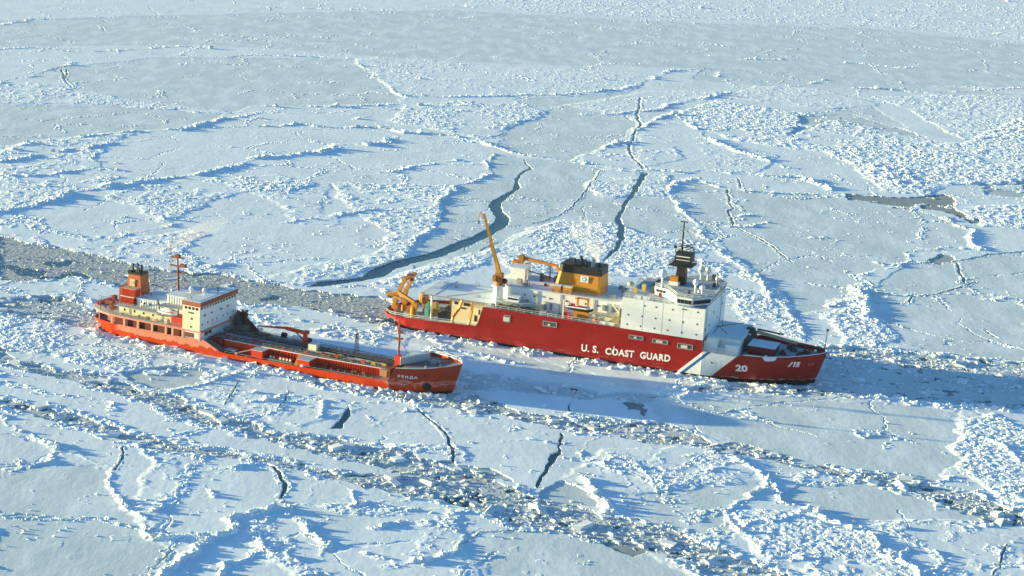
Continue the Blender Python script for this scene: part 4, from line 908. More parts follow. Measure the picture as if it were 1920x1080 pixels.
    for x in (59.6, 62.6): dv.beam((x, -8.3, 10.5), (x, -8.3, 16.2), .45, .5).beam((x, -8.3, 16.0), (x, -10.6, 16.6), .4, .4)
    dv.beam((59.4, -8.3, 16.2), (62.8, -8.3, 16.2), .4, .4).beam((59.4, -8.3, 13.4), (62.8, -8.3, 13.4), .3, .3).box(59.0, 63.2, -9.4, -8.0, 10.5, 12.6); dv.build('boat_davit', ORANGE, r)
    W4 = Matrix.Translation((-35.4, 509.2, 0)) @ Matrix.Rotation(-.329, 4, 'Z')
    rb = bpy.data.objects.new('rescue_boat', None); col.objects.link(rb); rb.location = W4 @ Vector((61.0, -10.4, 13.0)); rb.rotation_euler = (0, 0, -.329)
    tag(rb, 'small open boat with a white rim, hung in an orange davit of the red ship', 'boat')
    boat_hull(rb, 3.7, 1.1, 1.0, BLACK, MAROON)
    MB().path([(-3.6, -1.0, 1.15), (2.2, -1.05, 1.2), (3.7, 0, 1.35), (2.2, 1.05, 1.2), (-3.6, 1.0, 1.15), (-3.6, -1, 1.15)], .2, 8).build('boat_rim', WHITEC, rb)
    MB().box(-2.6, -1.6, -.4, .4, 1.0, 1.9).box(-.6, .4, -.3, .3, 1.0, 1.6).build('boat_console', REDP, rb)
    w_ = MB().box(56.6, 58.2, -11, -10, 10.5, 12.3).ball((65.8, -11, 11.2), .6).box(58.2, 59, -11.4, -10.6, 10.5, 11.4); w_.build('life_raft', mat('raft_red', (.65, .06, .03), .5), r)
    for x0 in (67.2, 69.6): MB().tube((x0, -11.4, 11.0), (x0 + 1.7, -11.4, 11.0), .5, n=10).build('raft_canister', WHITEC, r)
    MB().beam((63.8, -11.2, 12.4), (70.2, -10.0, 10.8), .25, .25).beam((64.5, -10, 11), (71.8, -9.5, 14.2), .2, .2).beam((69.5, -9.5, 16.5), (72.8, -10.2, 13.2), .18, .18).box(56.2, 56.6, -11.2, -10.8, 10.5, 16).build('derrick', CREAM, r)
    MB().box(70.8, 73.2, -10.8, -9.2, 10.5, 12.8).build('store_opening', mat('khaki', (.32, .26, .10), .7), r); MB().box(72.6, 73.25, -11.6, -10.4, 13.2, 15.6).box(72.4, 73.2, -10.9, -10.7, 10.8, 12.6).build('wall_gap', DGREY, r)
    MB().box(49.8, 51.6, -11.5, -10, 10.5, 11.7).box(52.2, 53.4, -11.6, -10.6, 10.5, 11.4).build('deck_box', GREY, r)
    # --- forward superstructure
    sp_ = B(73.3, 96.3, -12.24, 12.24, 10.66, 19.3); sp_ = sp_.build('superstructure', WHITE, r)
    pz = [(75.3, 14.7), (79.1, 14.8), (82.9, 14.8), (86.7, 14.9), (90.5, 14.9), (94.4, 14.9), (75.1, 12.0), (78.9, 12.0), (82.8, 12.0), (86.5, 12.0), (90.4, 12.0), (94.4, 12.0), (79.6, 17.8), (82.8, 17.9), (87.4, 17.9), (94.3, 18.2)]
    for x, z in pz: MB().tube((x, -12.28, z), (x, -12.2, z), .24, n=10).build('porthole', GLASS, sp_)
    MB().box(89.8, 91.3, -12.3, -12.2, 18.3, 18.6).build('name_board', DGREY, sp_)
    MB().box(96.28, 96.36, -11, -10.4, 13, 13.6).box(96.28, 96.36, -6, -5.4, 13, 13.6).box(96.28, 96.36, 3, 3.6, 13, 13.6).box(96.28, 96.36, 8, 8.6, 15.8, 16.4).box(96.28, 96.36, -2, -1.4, 15.8, 16.4).build('front_window', DGREY, sp_)
    MB().box(73.5, 96.1, -12.0, 12.0, 19.3, 19.42).build('top_deck', SNOWG, r)
    MB().rail([(73.5, -12.1, 19.4), (86.5, -12.1, 19.4)], 1.1, 1.5).rail([(73.5, 12.1, 19.4), (86.5, 12.1, 19.4)], 1.1, 1.5).rail([(73.5, -12.1, 19.4), (73.5, 12, 19.4)], 1.1, 2.).build('deck_railing', WHITEC, r)
    MB().box(76.5, 78.2, -11.8, -11.2, 19.42, 20.3).box(78.8, 80.6, -11.8, -11.2, 19.42, 20.3).build('raft_canister', WHITEC, r)
    bp_ = [(80.6, -6.2), (84.4, -7.6), (88.6, -13.2), (92.6, -13.4), (96.6, -8.6), (96.6, 8.6), (92.6, 13.4), (88.6, 13.2), (84.4, 7.6), (80.6, 6.2)]
    bt2 = [(80.4, -6.2), (84.4, -7.8), (88.5, -13.6), (92.9, -13.9), (97.2, -8.8), (97.2, 8.8), (92.9, 13.9), (88.5, 13.6), (84.4, 7.8), (80.4, 6.2)]
    bl = [(80.6, -6.2), (84.6, -7.4), (88.8, -12.6), (92.3, -12.6), (96.2, -8.2), (96.2, 8.2), (92.3, 12.6), (88.8, 12.6), (84.6, 7.4), (80.6, 6.2)]
    br = MB().prism(bl, 19.45, 20.1, bp_).prism(bp_, 20.1, 22.0, bt2).build('bridge', WHITE, r)
    MB().prism([(x + .05 * (1 if x > 90 else -1), y * 1.008) for x, y in bl], 19.42, 19.75, [(x + .06 * (1 if x > 90 else -1), y * 1.01) for x, y in bl]).build('blue_stripe', BLUE, br)
    wn = MB()
    def winrow(p, q, n_, z0, z1, out, fr=.68):
        p, q = Vector(p), Vector(q); d = q - p
        for i in range(n_):
            a = p + d * ((i + .5 - fr / 2) / n_); b2 = p + d * ((i + .5 + fr / 2) / n_); o = Vector(out) * .28; s_ = Vector(out) * -.2
            k = [(*(a + o * .5), z0), (*(b2 + o * .5), z0), (*(b2 + o * 1.9), z1), (*(a + o * 1.9), z1)]
            k2 = [(*(a + s_), z0), (*(b2 + s_), z0), (*(b2 + s_), z1), (*(a + s_), z1)]
            wn.add(k + k2, [(0, 1, 2, 3), (0, 4, 5, 1), (1, 5, 6, 2), (2, 6, 7, 3), (3, 7, 4, 0)])
    winrow((88.6, -13.3), (92.8, -13.5), 4, 20.35, 21.5, (0, -1), .78); winrow((93.0, -13.3), (96.7, -8.9), 5, 20.35, 21.5, (.77, -.64), .78)
    winrow((96.75, -8.2), (96.75, 8.2), 12, 20.6, 21.5, (1, 0), .74); winrow((80.9, -6.3), (84.0, -7.4), 3, 20.7, 21.5, (-.3, -.95), .6); winrow((85.4, -8.7), (88.0, -12.4), 3, 20.7, 21.4, (-.8, -.6), .35)
    wn.build('bridge_window', GLASS, br)
    MB().box(81.9, 82.6, -7.1, -6.6, 19.6, 20.6).build('fire_locker', REDP, br)
    MB().prism([(x * .995 + .45, y * .985) for x, y in bt2], 22.0, 22.14).build('roof_snow', SNOWG, br)
    MB().rail([(x * .99 + .9, y * .97, 22.1) for x, y in bt2], .9, 1.8, .05).build('roof_railing', WHITEC, br)
    # plating seams, ladders, pipes and stains on the white walls
    for x in (79.2, 84.6, 90.2): MB().box(x, x + .07, -12.27, -12.2, 10.8, 19.2).build('plate_seam', GREY2, sp_)
    MB().box(73.5, 96.2, -12.29, -12.2, 16.4, 16.46).build('plate_seam', GREY2, sp_)
    for y in (-10.6, 6.2): MB().rail([(96.42, y, 10.9), (96.42, y + .5, 10.9)], 8.2, .5, .04, 16).build('wall_ladder', GREY, r)
    for x in (47.2, 54.0, 63.6): MB().tube((x, -6.75, 10.5), (x, -6.75, 16), .1).build('wall_pipe', GREY, r)
    for x in (42, 49.4, 58.6, 71.8): MB().box(x, x + .8, -6.74, -6.55, 10.6, 12.5).build('wall_door', GREY, mh)
    for x in (43.4, 46.2, 50.8, 55.6, 61.2, 64.8): MB().box(x, x + .45, -6.72, -6.55, 14.1, 14.55).build('porthole', GLASS, mh)
    for x, y, q in ((42.4, -4.6, 1.0), (45.2, 4.4, 1.4), (47.4, -1.6, .8), (67.2, -4.4, 1.1), (68.6, 3.2, 1.6), (70.4, -1.4, .9), (75.2, 4.2, 1.0), (66.8, 6.6, 1.2)): MB().box(x, x + q, y, y + q * .8, 16.2, 16.3 + q * .8).tube((x + q + .6, y, 16.2), (x + q + .6, y, 17.2 + q * .4), .12).build('roof_vent', GREY if q > 1 else DGREY, r)
    for x, y, q in ((19, 3, .9), (24, 8, .7), (28.4, -3.6, .8), (30.4, 4, 1.1)): MB().box(x, x + q, y, y + q, 10.5, 10.7 + q * .5).build('deck_box', GREY, r)
    for x, y in ((45, -9.8), (48.6, -10.6), (54.6, -9.9), (69, -8.8), (35.2, -10.4)): MB().box(x, x + .9, y, y + .7, 10.42, 11.4).build('deck_box', DGREY, r)
    # main mast
    ms = MB().prism([(84.6, -1.3), (87.4, -1.3), (87.4, 1.3), (84.6, 1.3)], 22.1, 27.6, [(85.0, -1.1), (87.3, -1.1), (87.3, 1.1), (85.0, 1.1)]).build('mast', BLACK, r)
    MB().prism([(84.2, -2), (88.9, -2), (88.9, 2), (84.2, 2)], 28.6, 31.0, [(84.4, -1.8), (88.8, -1.8), (88.8, 1.8), (84.4, 1.8)]).box(83.0, 89.4, -2.8, 2.8, 27.5, 27.75).build('mast_platform', BLACK, ms)
    MB().rail([(83.1, -2.7, 27.7), (89.3, -2.7, 27.7), (89.3, 2.7, 27.7), (83.1, 2.7, 27.7), (83.1, -2.7, 27.7)], 1.1, 1.2, .06).rail([(84.3, -1.9, 31.0), (88.8, -1.9, 31.), (88.8, 1.9, 31.), (84.3, 1.9, 31.)], 1.0, 1.1, .07).tube((84.2, 0, 31.0), (88.2, 0, 33.6), .1).tube((88.2, 0, 33.6), (89.2, 0, 31), .1).build('mast_railing', BLACK, ms)
    MB().box(84.7, 88.5, -2.05, -1.95, 30.1, 30.35).box(84.7, 88.5, -2.05, -1.95, 29.2, 29.35).build('mast_band', WHITEC, ms)
    MB().tube((85.6, 0, 30.8), (85.6, 0, 39.6), .32, .16, n=8).tube((85.6, -1, 35.6), (85.6, 1.0, 35.6), .1).beam((84.6, 0, 39.5), (86.6, 0, 39.5), .3, .25).tube((83.6, 0, 32.4), (87.6, 0, 33.2), .14).box(83.4, 84.1, -.3, .3, 31.9, 32.6).tube((86.4, 0, 33), (88.6, 0, 32.6), .16).build('mast_pole', BLACK, ms)
    MB().box(83.4, 86.0, -3.0, -1.5, 22.15, 23.2).build('mast_base_box', WHITEC, ms); MB().box(83.6, 85.8, -2.8, -1.4, 23.2, 24.6).build('orange_box', ORANGE, ms)
    for x, y, z, q in ((82.6, -7.0, 26.1, 1.05), (92.0, -7.6, 25.1, .8), (93.9, -7.4, 23.9, .8), (89.7, 8.0, 24.9, .95), (91.6, 8.0, 25.0, .95), (93.4, -9.0, 22.9, .5), (94.8, 6, 23.4, .6)):
        o = MB().ball((x, y, z), q, 14, 10, 1.12).build('radome', WHITEC, r, True); MB().tube((x, y, 22.0), (x, y, z - q * .8), .22, .3, n=8).build('radome_post', WHITEC, o)
    MB().tube((72.5, -2, 16.2), (72.5, -2, 20.4), .18).ball((72.5, -2, 20.6), 1.0, 12, 6, .7).path([(74.0, -1.2, 19.4), (74.6, -1.2, 22.2), (75.8, -1.2, 22.2), (76.0, -1.2, 19.4)], .09).build('dish_antenna', mat('dish_stone', (.40, .38, .34), .6), r)
    MB().box(76.0, 77.0, -3, -2, 19.4, 21.2).box(74.6, 75.4, -6, -5, 19.4, 20.6).build('signal_locker', mat('locker_yellow', (.6, .5, .15), .6), r)
    MB().prism([(77.6, 2), (82, 2), (82, 8.8), (77.6, 8.8)], 19.42, 20.4).box(79, 80, -4, -3, 19.4, 21.4).build('skylight', DGREY, r)
    an = MB()
    for x, y, z in ((95.3, -4, 26.2), (95.6, 3, 25.4), (90.4, 11.8, 25), (94.2, 8.4, 24.4), (95.8, 6.6, 24.6), (88, -10, 24.8), (83.6, 6, 25.6), (79.0, -10.4, 22.4), (81, 10, 24), (96, -6.5, 24)): an.tube((x, y, 22), (x, y, z), .06, n=4).box(x - .18, x + .18, y - .18, y + .18, z - .2, z + .15)
    an.build('whip_antenna', GREY, r); MB().box(92.6, 93.6, 9, 10, 22.1, 23.6).box(94.6, 95.4, 1.5, 2.3, 22.1, 23.2).box(90.6, 91.3, -10.4, -9.6, 22.1, 23.1).build('roof_fitting', DGREY, r)
    for p, q in (((85.6, 0, 38.6), (64, 0, 24.5)), ((85.6, 0, 38.6), (96, 3, 22.4)), ((88.8, 0, 31), (107, 4, 11))): MB().tube(p, q, .045, n=4).build('rigging_wire', DGREY, r)
    # --- foredeck
    fh = B(96.36, 105.4, -7.6, 9.0, 6.4, 10.9).build('forward_deckhouse', WHITE, r); MB().box(96.4, 105.6, -7.8, 9.2, 10.9, 11.05).build('roof_snow', SNOW, fh)
    MB().beam((96.5, 2, 11.1), (103.5, 6, 12.2), .15, .15).tube((98, 3, 11), (98, 3, 12.5), .08).path([(97.4, -5, 11), (98.6, -4, 12.9), (101, -3.8, 11.2)], .1).build('roof_gear', DGREY, fh)
    B(97.0, 100.0, -10.6, -8.1, 6.4, 11.3).build('side_locker', WHITE, r)
    B(102.2, 105.8, -10.4, -7.65, 6.3, 9.9).build('side_cabin', WHITEC, r)
    B(100.0, 102.2, -10.0, -7.65, 6.3, 8.6).build('side_locker', WHITE, r)
    MB().box(96.5, 97.0, -11.4, -9.6, 7.0, 10.4).build('side_vent', CREAM, r)
    MB().tube((99.9, -10.8, 6.8), (99.9, -10.8, 9.4), .07).tube((101.8, -10.6, 6.8), (101.8, -10.6, 9.6), .07).tube((98.6, -11, 6.8), (98.6, -11, 8.6), .07).build('lamp_post', WHITEC, r)
    MB().rail(hl.rimpts(96.6, 105, -1, .2, 2.2, -.3), .9, 1.6).build('deck_railing', WHITEC, r)
    hb_ = B(107.4, 114.6, -5.4, 1.2, 6.9, 9.3).build('hatch_house', MAROON, r); MB().box(107.2, 114.8, -5.6, 1.4, 9.3, 9.45).build('roof_snow', SNOW, hb_)
    w_ = MB().box(105.5, 107.1, -2, 2.6, 6.8, 9.8).box(106.2, 107.6, 3, 4.6, 6.8, 11.0); w_.build('crane_base', DGREY, r)
    MB().beam((107.6, 4.0, 10.8), (119.4, 1.6, 9.9), 1.1, .7, .9, .6).build('foredeck_boom', TAN, r)
    MB().beam((107.4, 5.6, 11.1), (114.8, 4.6, 10.9), .5, .35).box(104.6, 106.8, 4, 5.8, 10.0, 11.4).build('boom_ram', BLACK, r)
    MB().path([(119.4, 1.6, 9.9), (123.6, 2.2, 9.6), (126.6, .9, 9.7)], .28).path(hl.rimpts(119, 127, 1, .2, 1.5, .15), .22).build('bow_fender', DGREY, r)
    g_ = MB()
    for x, y in ((116.2, -2), (118.4, 2.4), (120.6, -1.4), (121.6, 1.2), (117, 4.4)): g_.tube((x, y, 7), (x, y, 8.6), .5, n=8).box(x - .9, x + .9, y - .3, y + .3, 7.2, 8.0)
    g_.tube((115.5, -3.2, 7.5), (121.5, -4.0, 7.5), .16).box(122.4, 123.2, -.8, .8, 7.2, 8.8); g_.build('anchor_windlass', DGREY, r)
    MB().ball((124.6, .2, 9.0), .4).box(112.6, 113.2, -8.4, -7.8, 7, 8).build('bow_fitting', WHITEC, r)
    decal(hl, 'chock', SNOW, r, [[(112.4, 8.05), (112.7, 7.2), (113.3, 6.8), (114.9, 6.85), (115.7, 7.3), (116.0, 8.1)]], off=.10)
    MB().path([(x, y, z) for x, y, z in hl.rimpts(107.4, 127.6, -1, .08, 1.5, .05)], .11).path(hl.rimpts(107.4, 127.6, 1, .08, 1.5, .05), .11).build('bulwark_snow', SNOW, r)
    js = MB().tube((127.0, 0, 8.8), (127.3, 0, 15.4), .14, .08).box(127.0, 127.7, -.15, .15, 15.0, 15.5).tube((127.1, -.5, 12), (127.1, .5, 12), .07).build('jackstaff', DGREY, r)
    MB().tube((121, 5, 8), (121.2, 5, 12.6), .06, n=4).build('bow_light_post', GREY, r)
    return r

def boat_hull(root, L, Bm, H, M, Mb):
    vs = []; xs = [-1, -.8, -.4, 0, .4, .75, .95, 1.06]; yb = [.75, .88, 1, 1, .95, .66, .28, .02]; zk = [.35, .15, .0, 0, .05, .2, .45, .75]; zt = [1, 1, 1, 1, 1.02, 1.1, 1.18, 1.25]
    b = MB(); fs = []
    for x, y, k, t in zip(xs, yb, zk, zt):
        vs += [(x * L, -y * Bm, t * H), (x * L, -y * Bm * .8, (k + .35 * (t - k)) * H), (x * L, 0, k * H), (x * L, y * Bm * .8, (k + .35 * (t - k)) * H), (x * L, y * Bm, t * H)]
    for i in range(7):
        for j in range(4): a = i * 5 + j; fs.append((a, a + 1, a + 6, a + 5))
        a = i * 5; fs.append((a + 4, a, a + 5, a + 9))
    fs += [(0, 1, 2, 3, 4)]
    return b.add(vs, fs).build('boat_body', M, root, False)

# ================================================================ orange tanker
def tanker():
    r = root_at('tanker_ship', -115.3, 484.2, -.403, 'rusty orange coastal tanker with a tall white accommodation tower aft, nearest the camera', 'ship')
    T = [(1.8, 1.6, .3, 3.1), (2.5, 3.6, 1.6, 3.2), (4.2, 5.8, 3.8, 3.5), (7, 7.6, 6.0, 3.8), (11.5, 8.7, 7.8, 3.9), (18, 9.0, 8.7, 3.9), (34, 9.0, 9.0, 3.9), (40.6, 9.0, 9.0, 4.3), (41.6, 9.0, 9.0, 4.2), (46.6, 9.0, 9.0, 1.9), (48, 9.0, 9.0, 1.75),
         (70, 9.0, 9.0, 2.2), (90, 9.0, 8.8, 2.6), (96.6, 8.9, 8.0, 3.1), (98.3, 8.9, 7.6, 6.7), (102, 8.1, 6.4, 7.0), (106, 6.5, 4.6, 7.3), (109, 4.6, 2.9, 7.7), (111.3, 2.6, 1.4, 8.0), (112.5, 1.1, .5, 8.1), (113, .12, .05, 8.15)]
    hl = Hull(T, 3.6, 10, 2.4, 16, lambda x: .9 if x < 41 else (.45 if x < 97 else .8))
    TDECK = mat('icy_rusty_deck', (.23, .14, .125), .75, .6, .45, bump=.5)
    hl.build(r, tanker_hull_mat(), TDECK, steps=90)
    lettering('РЕНДА', hl, 99.0, 4.3, .95, WHITEC, r, width=4.9, bold=.03, space=1.35)
    decal(hl, 'anchor_recess', BLACK, r, [[(104.6, 2.0), (105.2, 1.2), (106.4, 1.3), (106.8, 2.3), (106.2, 3.3), (105.2, 3.3)]], off=.06)
    decal(hl, 'hawse_hole', BLACK, r, [rect(105.4, 105.9, 5.1, 5.6)], off=.05); decal(hl, 'bow_marking', DGREY, r, [rect(109.7, 110.9, 6.3, 6.6)], off=.05)
    decal(hl, 'scupper', BLACK, r, [rect(x, x + .3, 2.8, 3.2) for x in (5.6, 8.4, 10.6)] + [rect(20 + i * 3.2, 20.2 + i * 3.2, 3.3, 3.45) for i in range(7)], off=.04)
    # poop: openings between bulwark and the deck above
    MB().prism([(7.5, -4.5), (12, -7.6), (39.8, -7.9), (39.8, 7.9), (12, 7.6), (7.5, 4.5)], 2.9, 5.84).build('lower_house', mat('dark_red_wall', (.13, .014, .01), .6, .4, 1.5), r)
    poly = [(4.4, -5.9), (7, -7.6), (11, -8.8), (18, -9.05), (40.6, -9.05), (40.6, 9.05), (18, 9.05), (11, 8.8), (7, 7.6), (4.4, 5.9), (2.6, 3.6), (2.0, 0), (2.6, -3.6)]
    MB().prism(poly, 5.85, 6.3).build('poop_deck', mat('frosty_red', (.62, .22, .15), .6, .25), r)
    MB().prism([(x * .992 + .15, y * .985) for x, y in poly], 6.3, 6.36).build('deck_covering', SNOWG, r)
    PINK = mat('frosted_post', (.58, .30, .22), .6, .15)
    for x in (12.2, 16.2, 20.6, 25.2, 29.6, 31.7, 34.9, 40.2):
        for y in (-8.95, 8.95): B(x - .3, x + .3, y - .15, y + .15, 3.85, 5.9).build('stanchion', PINK, r)
    MB().path([(7.0, -7.5, 3.9), (7.0, -7.5, 5.9)], .14).build('stanchion', PINK, r)
    MB().rail([(40, -8.9, 6.3), (18, -8.9, 6.3), (11, -8.6, 6.3), (7, -7.4, 6.3), (4.5, -5.7, 6.3), (2.8, -3.4, 6.3), (2.2, 0, 6.3), (2.8, 3.4, 6.3), (4.5, 5.7, 6.3), (11, 8.6, 6.3), (34, 8.9, 6.3)], 1.1, 1.6, .05, 3).build('poop_railing', mat('railing_grey', (.32, .26, .24), .6), r)
    MB().box(2.6, 4.0, -3.2, 3.2, 6.3, 6.9).build('stern_bulwark', ORED, r)
    # stern gear
    MB().tube((6.2, -2, 6.6), (6.2, 1.5, 6.6), .0 + .9, n=10).box(5, 7.4, -2.3, -1.9, 6.3, 7.8).box(4.0, 5.0, 2, 3.4, 6.3, 7.9).ball((7.6, 2.5, 7.9), .9, 8, 6).box(8.4, 9.4, -5, -3, 6.3, 7.5).build('mooring_winch', RUST, r)
    MB().path([(6.6, -6.6, 6.3), (6.6, -6.6, 8.9), (8.4, -6.6, 9.6)], .12).tube((8.6, 4, 6.3), (8.6, 4, 9.8), .14).box(9.6, 11, 4, 6, 6.3, 8.2).build('deck_post', DGREY, r)
    for x, y, q in ((8.6, 5.2, .8), (9.8, -6.4, .7), (11.4, 7.0, .6), (19.6, -7.6, .6), (22.4, -7.9, .7), (28.6, -7.6, .8), (38.2, 7, .8), (14.6, -8.0, .5)): MB().box(x, x + q, y, y + q * .8, 6.3, 6.5 + q).build('deck_fitting', RUST if q > .65 else DGREY, r)
    # tiers
    t1 = B(12.6, 34.6, -6.4, 6.4, 6.36, 8.6).build('deckhouse_tier', CREAM, r)
    MB().prism([(12.2, -7.9), (30, -7.9), (30, 7.9), (12.2, 7.9)], 8.6, 8.78).build('tier_deck', SNOWG, r)
    t2 = B(17.4, 34.6, -5.0, 5.6, 8.78, 10.9)
    for i in range(12): t2.box(17.8 + i * .82, 17.95 + i * .82, -5.1, -4.98, 8.8, 10.8)
    t2 = t2.build('deckhouse_tier', WHITE, r)
    MB().box(17.2, 27.4, -5.2, 5.8, 10.9, 11.05).build('roof_snow', SNOW, r)
    t3 = B(27.2, 34.6, -5.0, 6.5, 10.9, 13.5)
    for i in range(9): t3.box(27.6 + i * .8, 27.75 + i * .8, -5.1, -4.98, 11.0, 13.4)
    t3 = t3.build('deckhouse_tier', WHITE, r); MB().box(26.9, 34.6, -5.3, 6.8, 13.5, 13.66).build('roof_snow', SNOW, r)
    for x in (18.8, 19.8, 21.6, 24.4, 25.3): MB().box(x, x + .42, -5.14, -5.0, 9.6, 10.2).build('window', GLASS, t2)
    for x in (14.2, 17.4, 20.4, 23.4, 29.5): MB().box(x, x + .4, -6.46, -6.35, 7.2, 7.9).build('window', GLASS, t1)
    MB().box(15.8, 16.5, -6.46, -6.35, 6.5, 8.2).box(26.4, 27.1, -6.46, -6.35, 6.5, 8.2).build('door', GREY, t1)
    MB().rail([(12.4, -7.7, 8.78), (30, -7.7, 8.78)], 1.05, 1.3, .05, 3).rail([(12.4, 7.7, 8.78), (30, 7.7, 8.78)], 1.05, 1.6, .05).rail([(12.4, -7.7, 8.78), (12.4, 7.7, 8.78)], 1.05, 1.6, .05).build('tier_railing', GREY, r)
    MB().box(18.5, 25.5, -7.2, -6.4, 8.1, 8.35).beam((18.6, -5.2, 8.9), (20.6, -6.2, 10.9), .12, .3).box(28.5, 29.5, -8.4, -7.4, 6.4, 7.7).box(31.2, 33, -8.5, -7.2, 6.4, 7.4).tube((24.2, -8.2, 7.0), (26.2, -8.2, 7.0), .45).build('gangway', mat('pale_metal', (.62, .60, .50), .6), r)
    MB().box(31, 34.7, -8.6, -5.0, 6.36, 8.9).build('boat_deck_house', REDP, r); MB().box(26.6, 34.6, -8.7, -5.0, 11.1, 11.25).build('boat_deck_canopy', GREY, r)
    MB().path([(27.2, -8.3, 8.8), (26.9, -8.5, 11.4), (26.4, -8.5, 13.0)], .22).path([(33, -8.4, 8.8), (33.2, -8.6, 11.2)], .18).build('boat_davit', DGREY, r)
    for x0, z0 in ((12.5, 8.8), (12.9, 11.1)):
        b = (Matrix.Translation((-115.3, 484.2, 0)) @ Matrix.Rotation(-.403, 4, 'Z'))
        e = bpy.data.objects.new('red_container', None); col.objects.link(e); e.location = b @ Vector((x0 + 2.1, -4.2, z0)); e.rotation_euler = (0, 0, -.403)
        tag(e, 'red steel box, lower of the two stacked beside the brown funnel' if z0 < 9 else 'red steel box, upper of the two stacked beside the brown funnel', 'container')
        c = MB().box(-2.1, 2.1, -1.3, 1.3, 0, 2.1)
        for i in range(13): c.box(-2.05 + i * .33, -1.93 + i * .33, -1.34, -1.3, .1, 2.0)
        c.build('container_body', ORED, e); MB().box(-2.2, 2.2, -1.4, 1.4, 2.1, 2.22).build('roof_frame', WHITEC if z0 < 9 else PINK, e)
    # funnel
    fn = MB().prism([(11.6, -1.9), (16.8, -1.9), (16.8, 2.4), (11.6, 2.4)], 8.8, 16.2, [(12.2, -1.6), (16.0, -1.6), (16.0, 2.1), (12.2, 2.1)]).build('funnel', BROWN, r)
    MB().box(12.1, 16.1, -1.7, 2.2, 16.2, 16.7).box(11.6, 12.6, -1.2, 0, 16.5, 17.0).build('funnel_cap', BLACK, fn)
    for x, y, h_ in ((12.6, 0, 2.2), (13.2, 1.2, 2.1), (14.4, -.4, 2.4), (14.9, .8, 2.0), (15.2, -.8, 1.1)): MB().tube((x, y, 16.5), (x, y, 16.7 + h_), .26, n=8).build('exhaust_pipe', BLACK, fn)
    MB().box(12.9, 14.5, -1.88, -1.7, 13.0, 15.0).build('funnel_emblem', mat('emblem_cream', (.66, .52, .32), .6), fn)
    MB().box(13.2, 14.2, -1.93, -1.75, 13.5, 14.5).build('emblem_centre', mat('emblem_tan', (.45, .40, .32), .6), fn)
    MB().rail([(16.6, -2.6, 11.2), (20.4, -2.6, 11.2)], 1, 1, .06).tube((17.2, 2, 13.2), (21.0, 2, 13.0), .12).box(10.2, 11.6, -3, 2, 8.8, 12.6).box(10.6, 12.0, -2, 3, 12.6, 12.9).build('funnel_gear', RUST, r)
    # tower
    tw = MB().prism([(34.8, -9.0), (40.2, -9.0), (40.2, 9.0), (34.8, 9.0)], 5.9, 12.95).prism([(34.8, -9.0), (40.35, -9.05), (40.35, 9.05), (34.8, 9.0)], 12.95, 13.0).box(34.8, 40.2, -9.0, -8.7, 4.2, 5.9).box(39.9, 40.2, -9, 9, 2.5, 5.9); tw = tw.build('accommodation_tower', WHITE, r)
    MB().box(34.82, 40.18, -9.03, -8.9, 5.95, 12.9).build('side_wall', mat('aged_cream', (.76, .66, .46), .5, .06, .4, streak=((.5, .28, .1), .7)), tw)
    MB().prism([(34.7, -9.15), (40.5, -9.2), (40.5, 9.2), (34.7, 9.15)], 13.0, 14.1).build('roof_band', mat('roof_brown', (.30, .085, .035), .55, .15), tw)
    MB().box(35.0, 40.2, -8.9, 8.9, 14.1, 14.2).build('roof_snow', SNOW, tw)
    wn = MB()
    for i in range(4): wn.box(35.5 + i * 1.15, 36.1 + i * 1.15, -9.1, -8.95, 12.0, 12.7)
    wn.build('side_window', GLASS, tw)
    wn = MB()
    for i in range(13): wn.box(40.15, 40.32, -8.5 + i * 1.34, -7.75 + i * 1.34, 12.15, 12.75)
    wn.build('bridge_window', GLASS, tw)
    for y, z in [(-6.9, 10.2), (-6.3, 10.2), (-3.6, 10.3), (-3.0, 10.3), (.9, 10.3), (1.5, 10.3), (4.2, 10.4), (4.8, 10.4), (-7.8, 8.0), (-5.2, 8.0), (-2.8, 8.1), (-.8, 8.1), (2.2, 8.2), (4.6, 8.2), (7.4, 8.4)]: MB().box(40.17, 40.26, y - .2, y + .2, z - .25, z + .25).build('porthole', GLASS, tw)
    MB().box(40.17, 40.25, -4.0, -.2, 7.2, 7.34).box(40.17, 40.25, -3.2, -2.2, 6.8, 6.92).build('tower_inscription', GREY, tw)
    MB().box(40.2, 40.35, -6.6, -5.2, 4.6, 5.6).box(40.2, 40.35, -4.8, -3.4, 4.8, 5.8).box(40.2, 40.3, 5.6, 6.2, 6.2, 7.2).build('tower_door', DGREY, tw)
    MB().box(36.6, 38.2, -9.12, -8.95, 10.9, 11.3).box(37.4, 37.8, -9.12, -8.95, 9.2, 9.8).box(37.2, 37.6, -9.12, -8.95, 7.0, 7.5).build('side_light', DGREY, tw)
    MB().box(35.4, 38.4, -9.06, -8.9, 4.3, 5.6).build('lower_opening', mat('rust_dark', (.16, .04, .02), .7), tw)
    MB().rail([(35, -8.9, 14.2), (35, 8.9, 14.2)], 1, 1.6).rail([(28, 6.6, 13.6), (34, 6.6, 13.6)], 1, 1.6).build('roof_railing', GREY, r)
    for x, y, z, q in ((31.4, 0, 14.7, .6), (36.6, -1.6, 15.4, .6)): o = MB().ball((x, y, z), q, 12, 8, 1.2).build('radome', WHITEC, r, True); MB().tube((x, y, 13.6), (x, y, z - q), .12).build('radome_post', WHITEC, o)
    MB().tube((38, 3, 14.2), (38, 3, 15.6), .15).tube((36.5, -7.4, 14.2), (36.5, -7.4, 15.2), .08).box(33, 34, 2, 3, 13.6, 14.4).build('roof_fitting', DGREY, r)
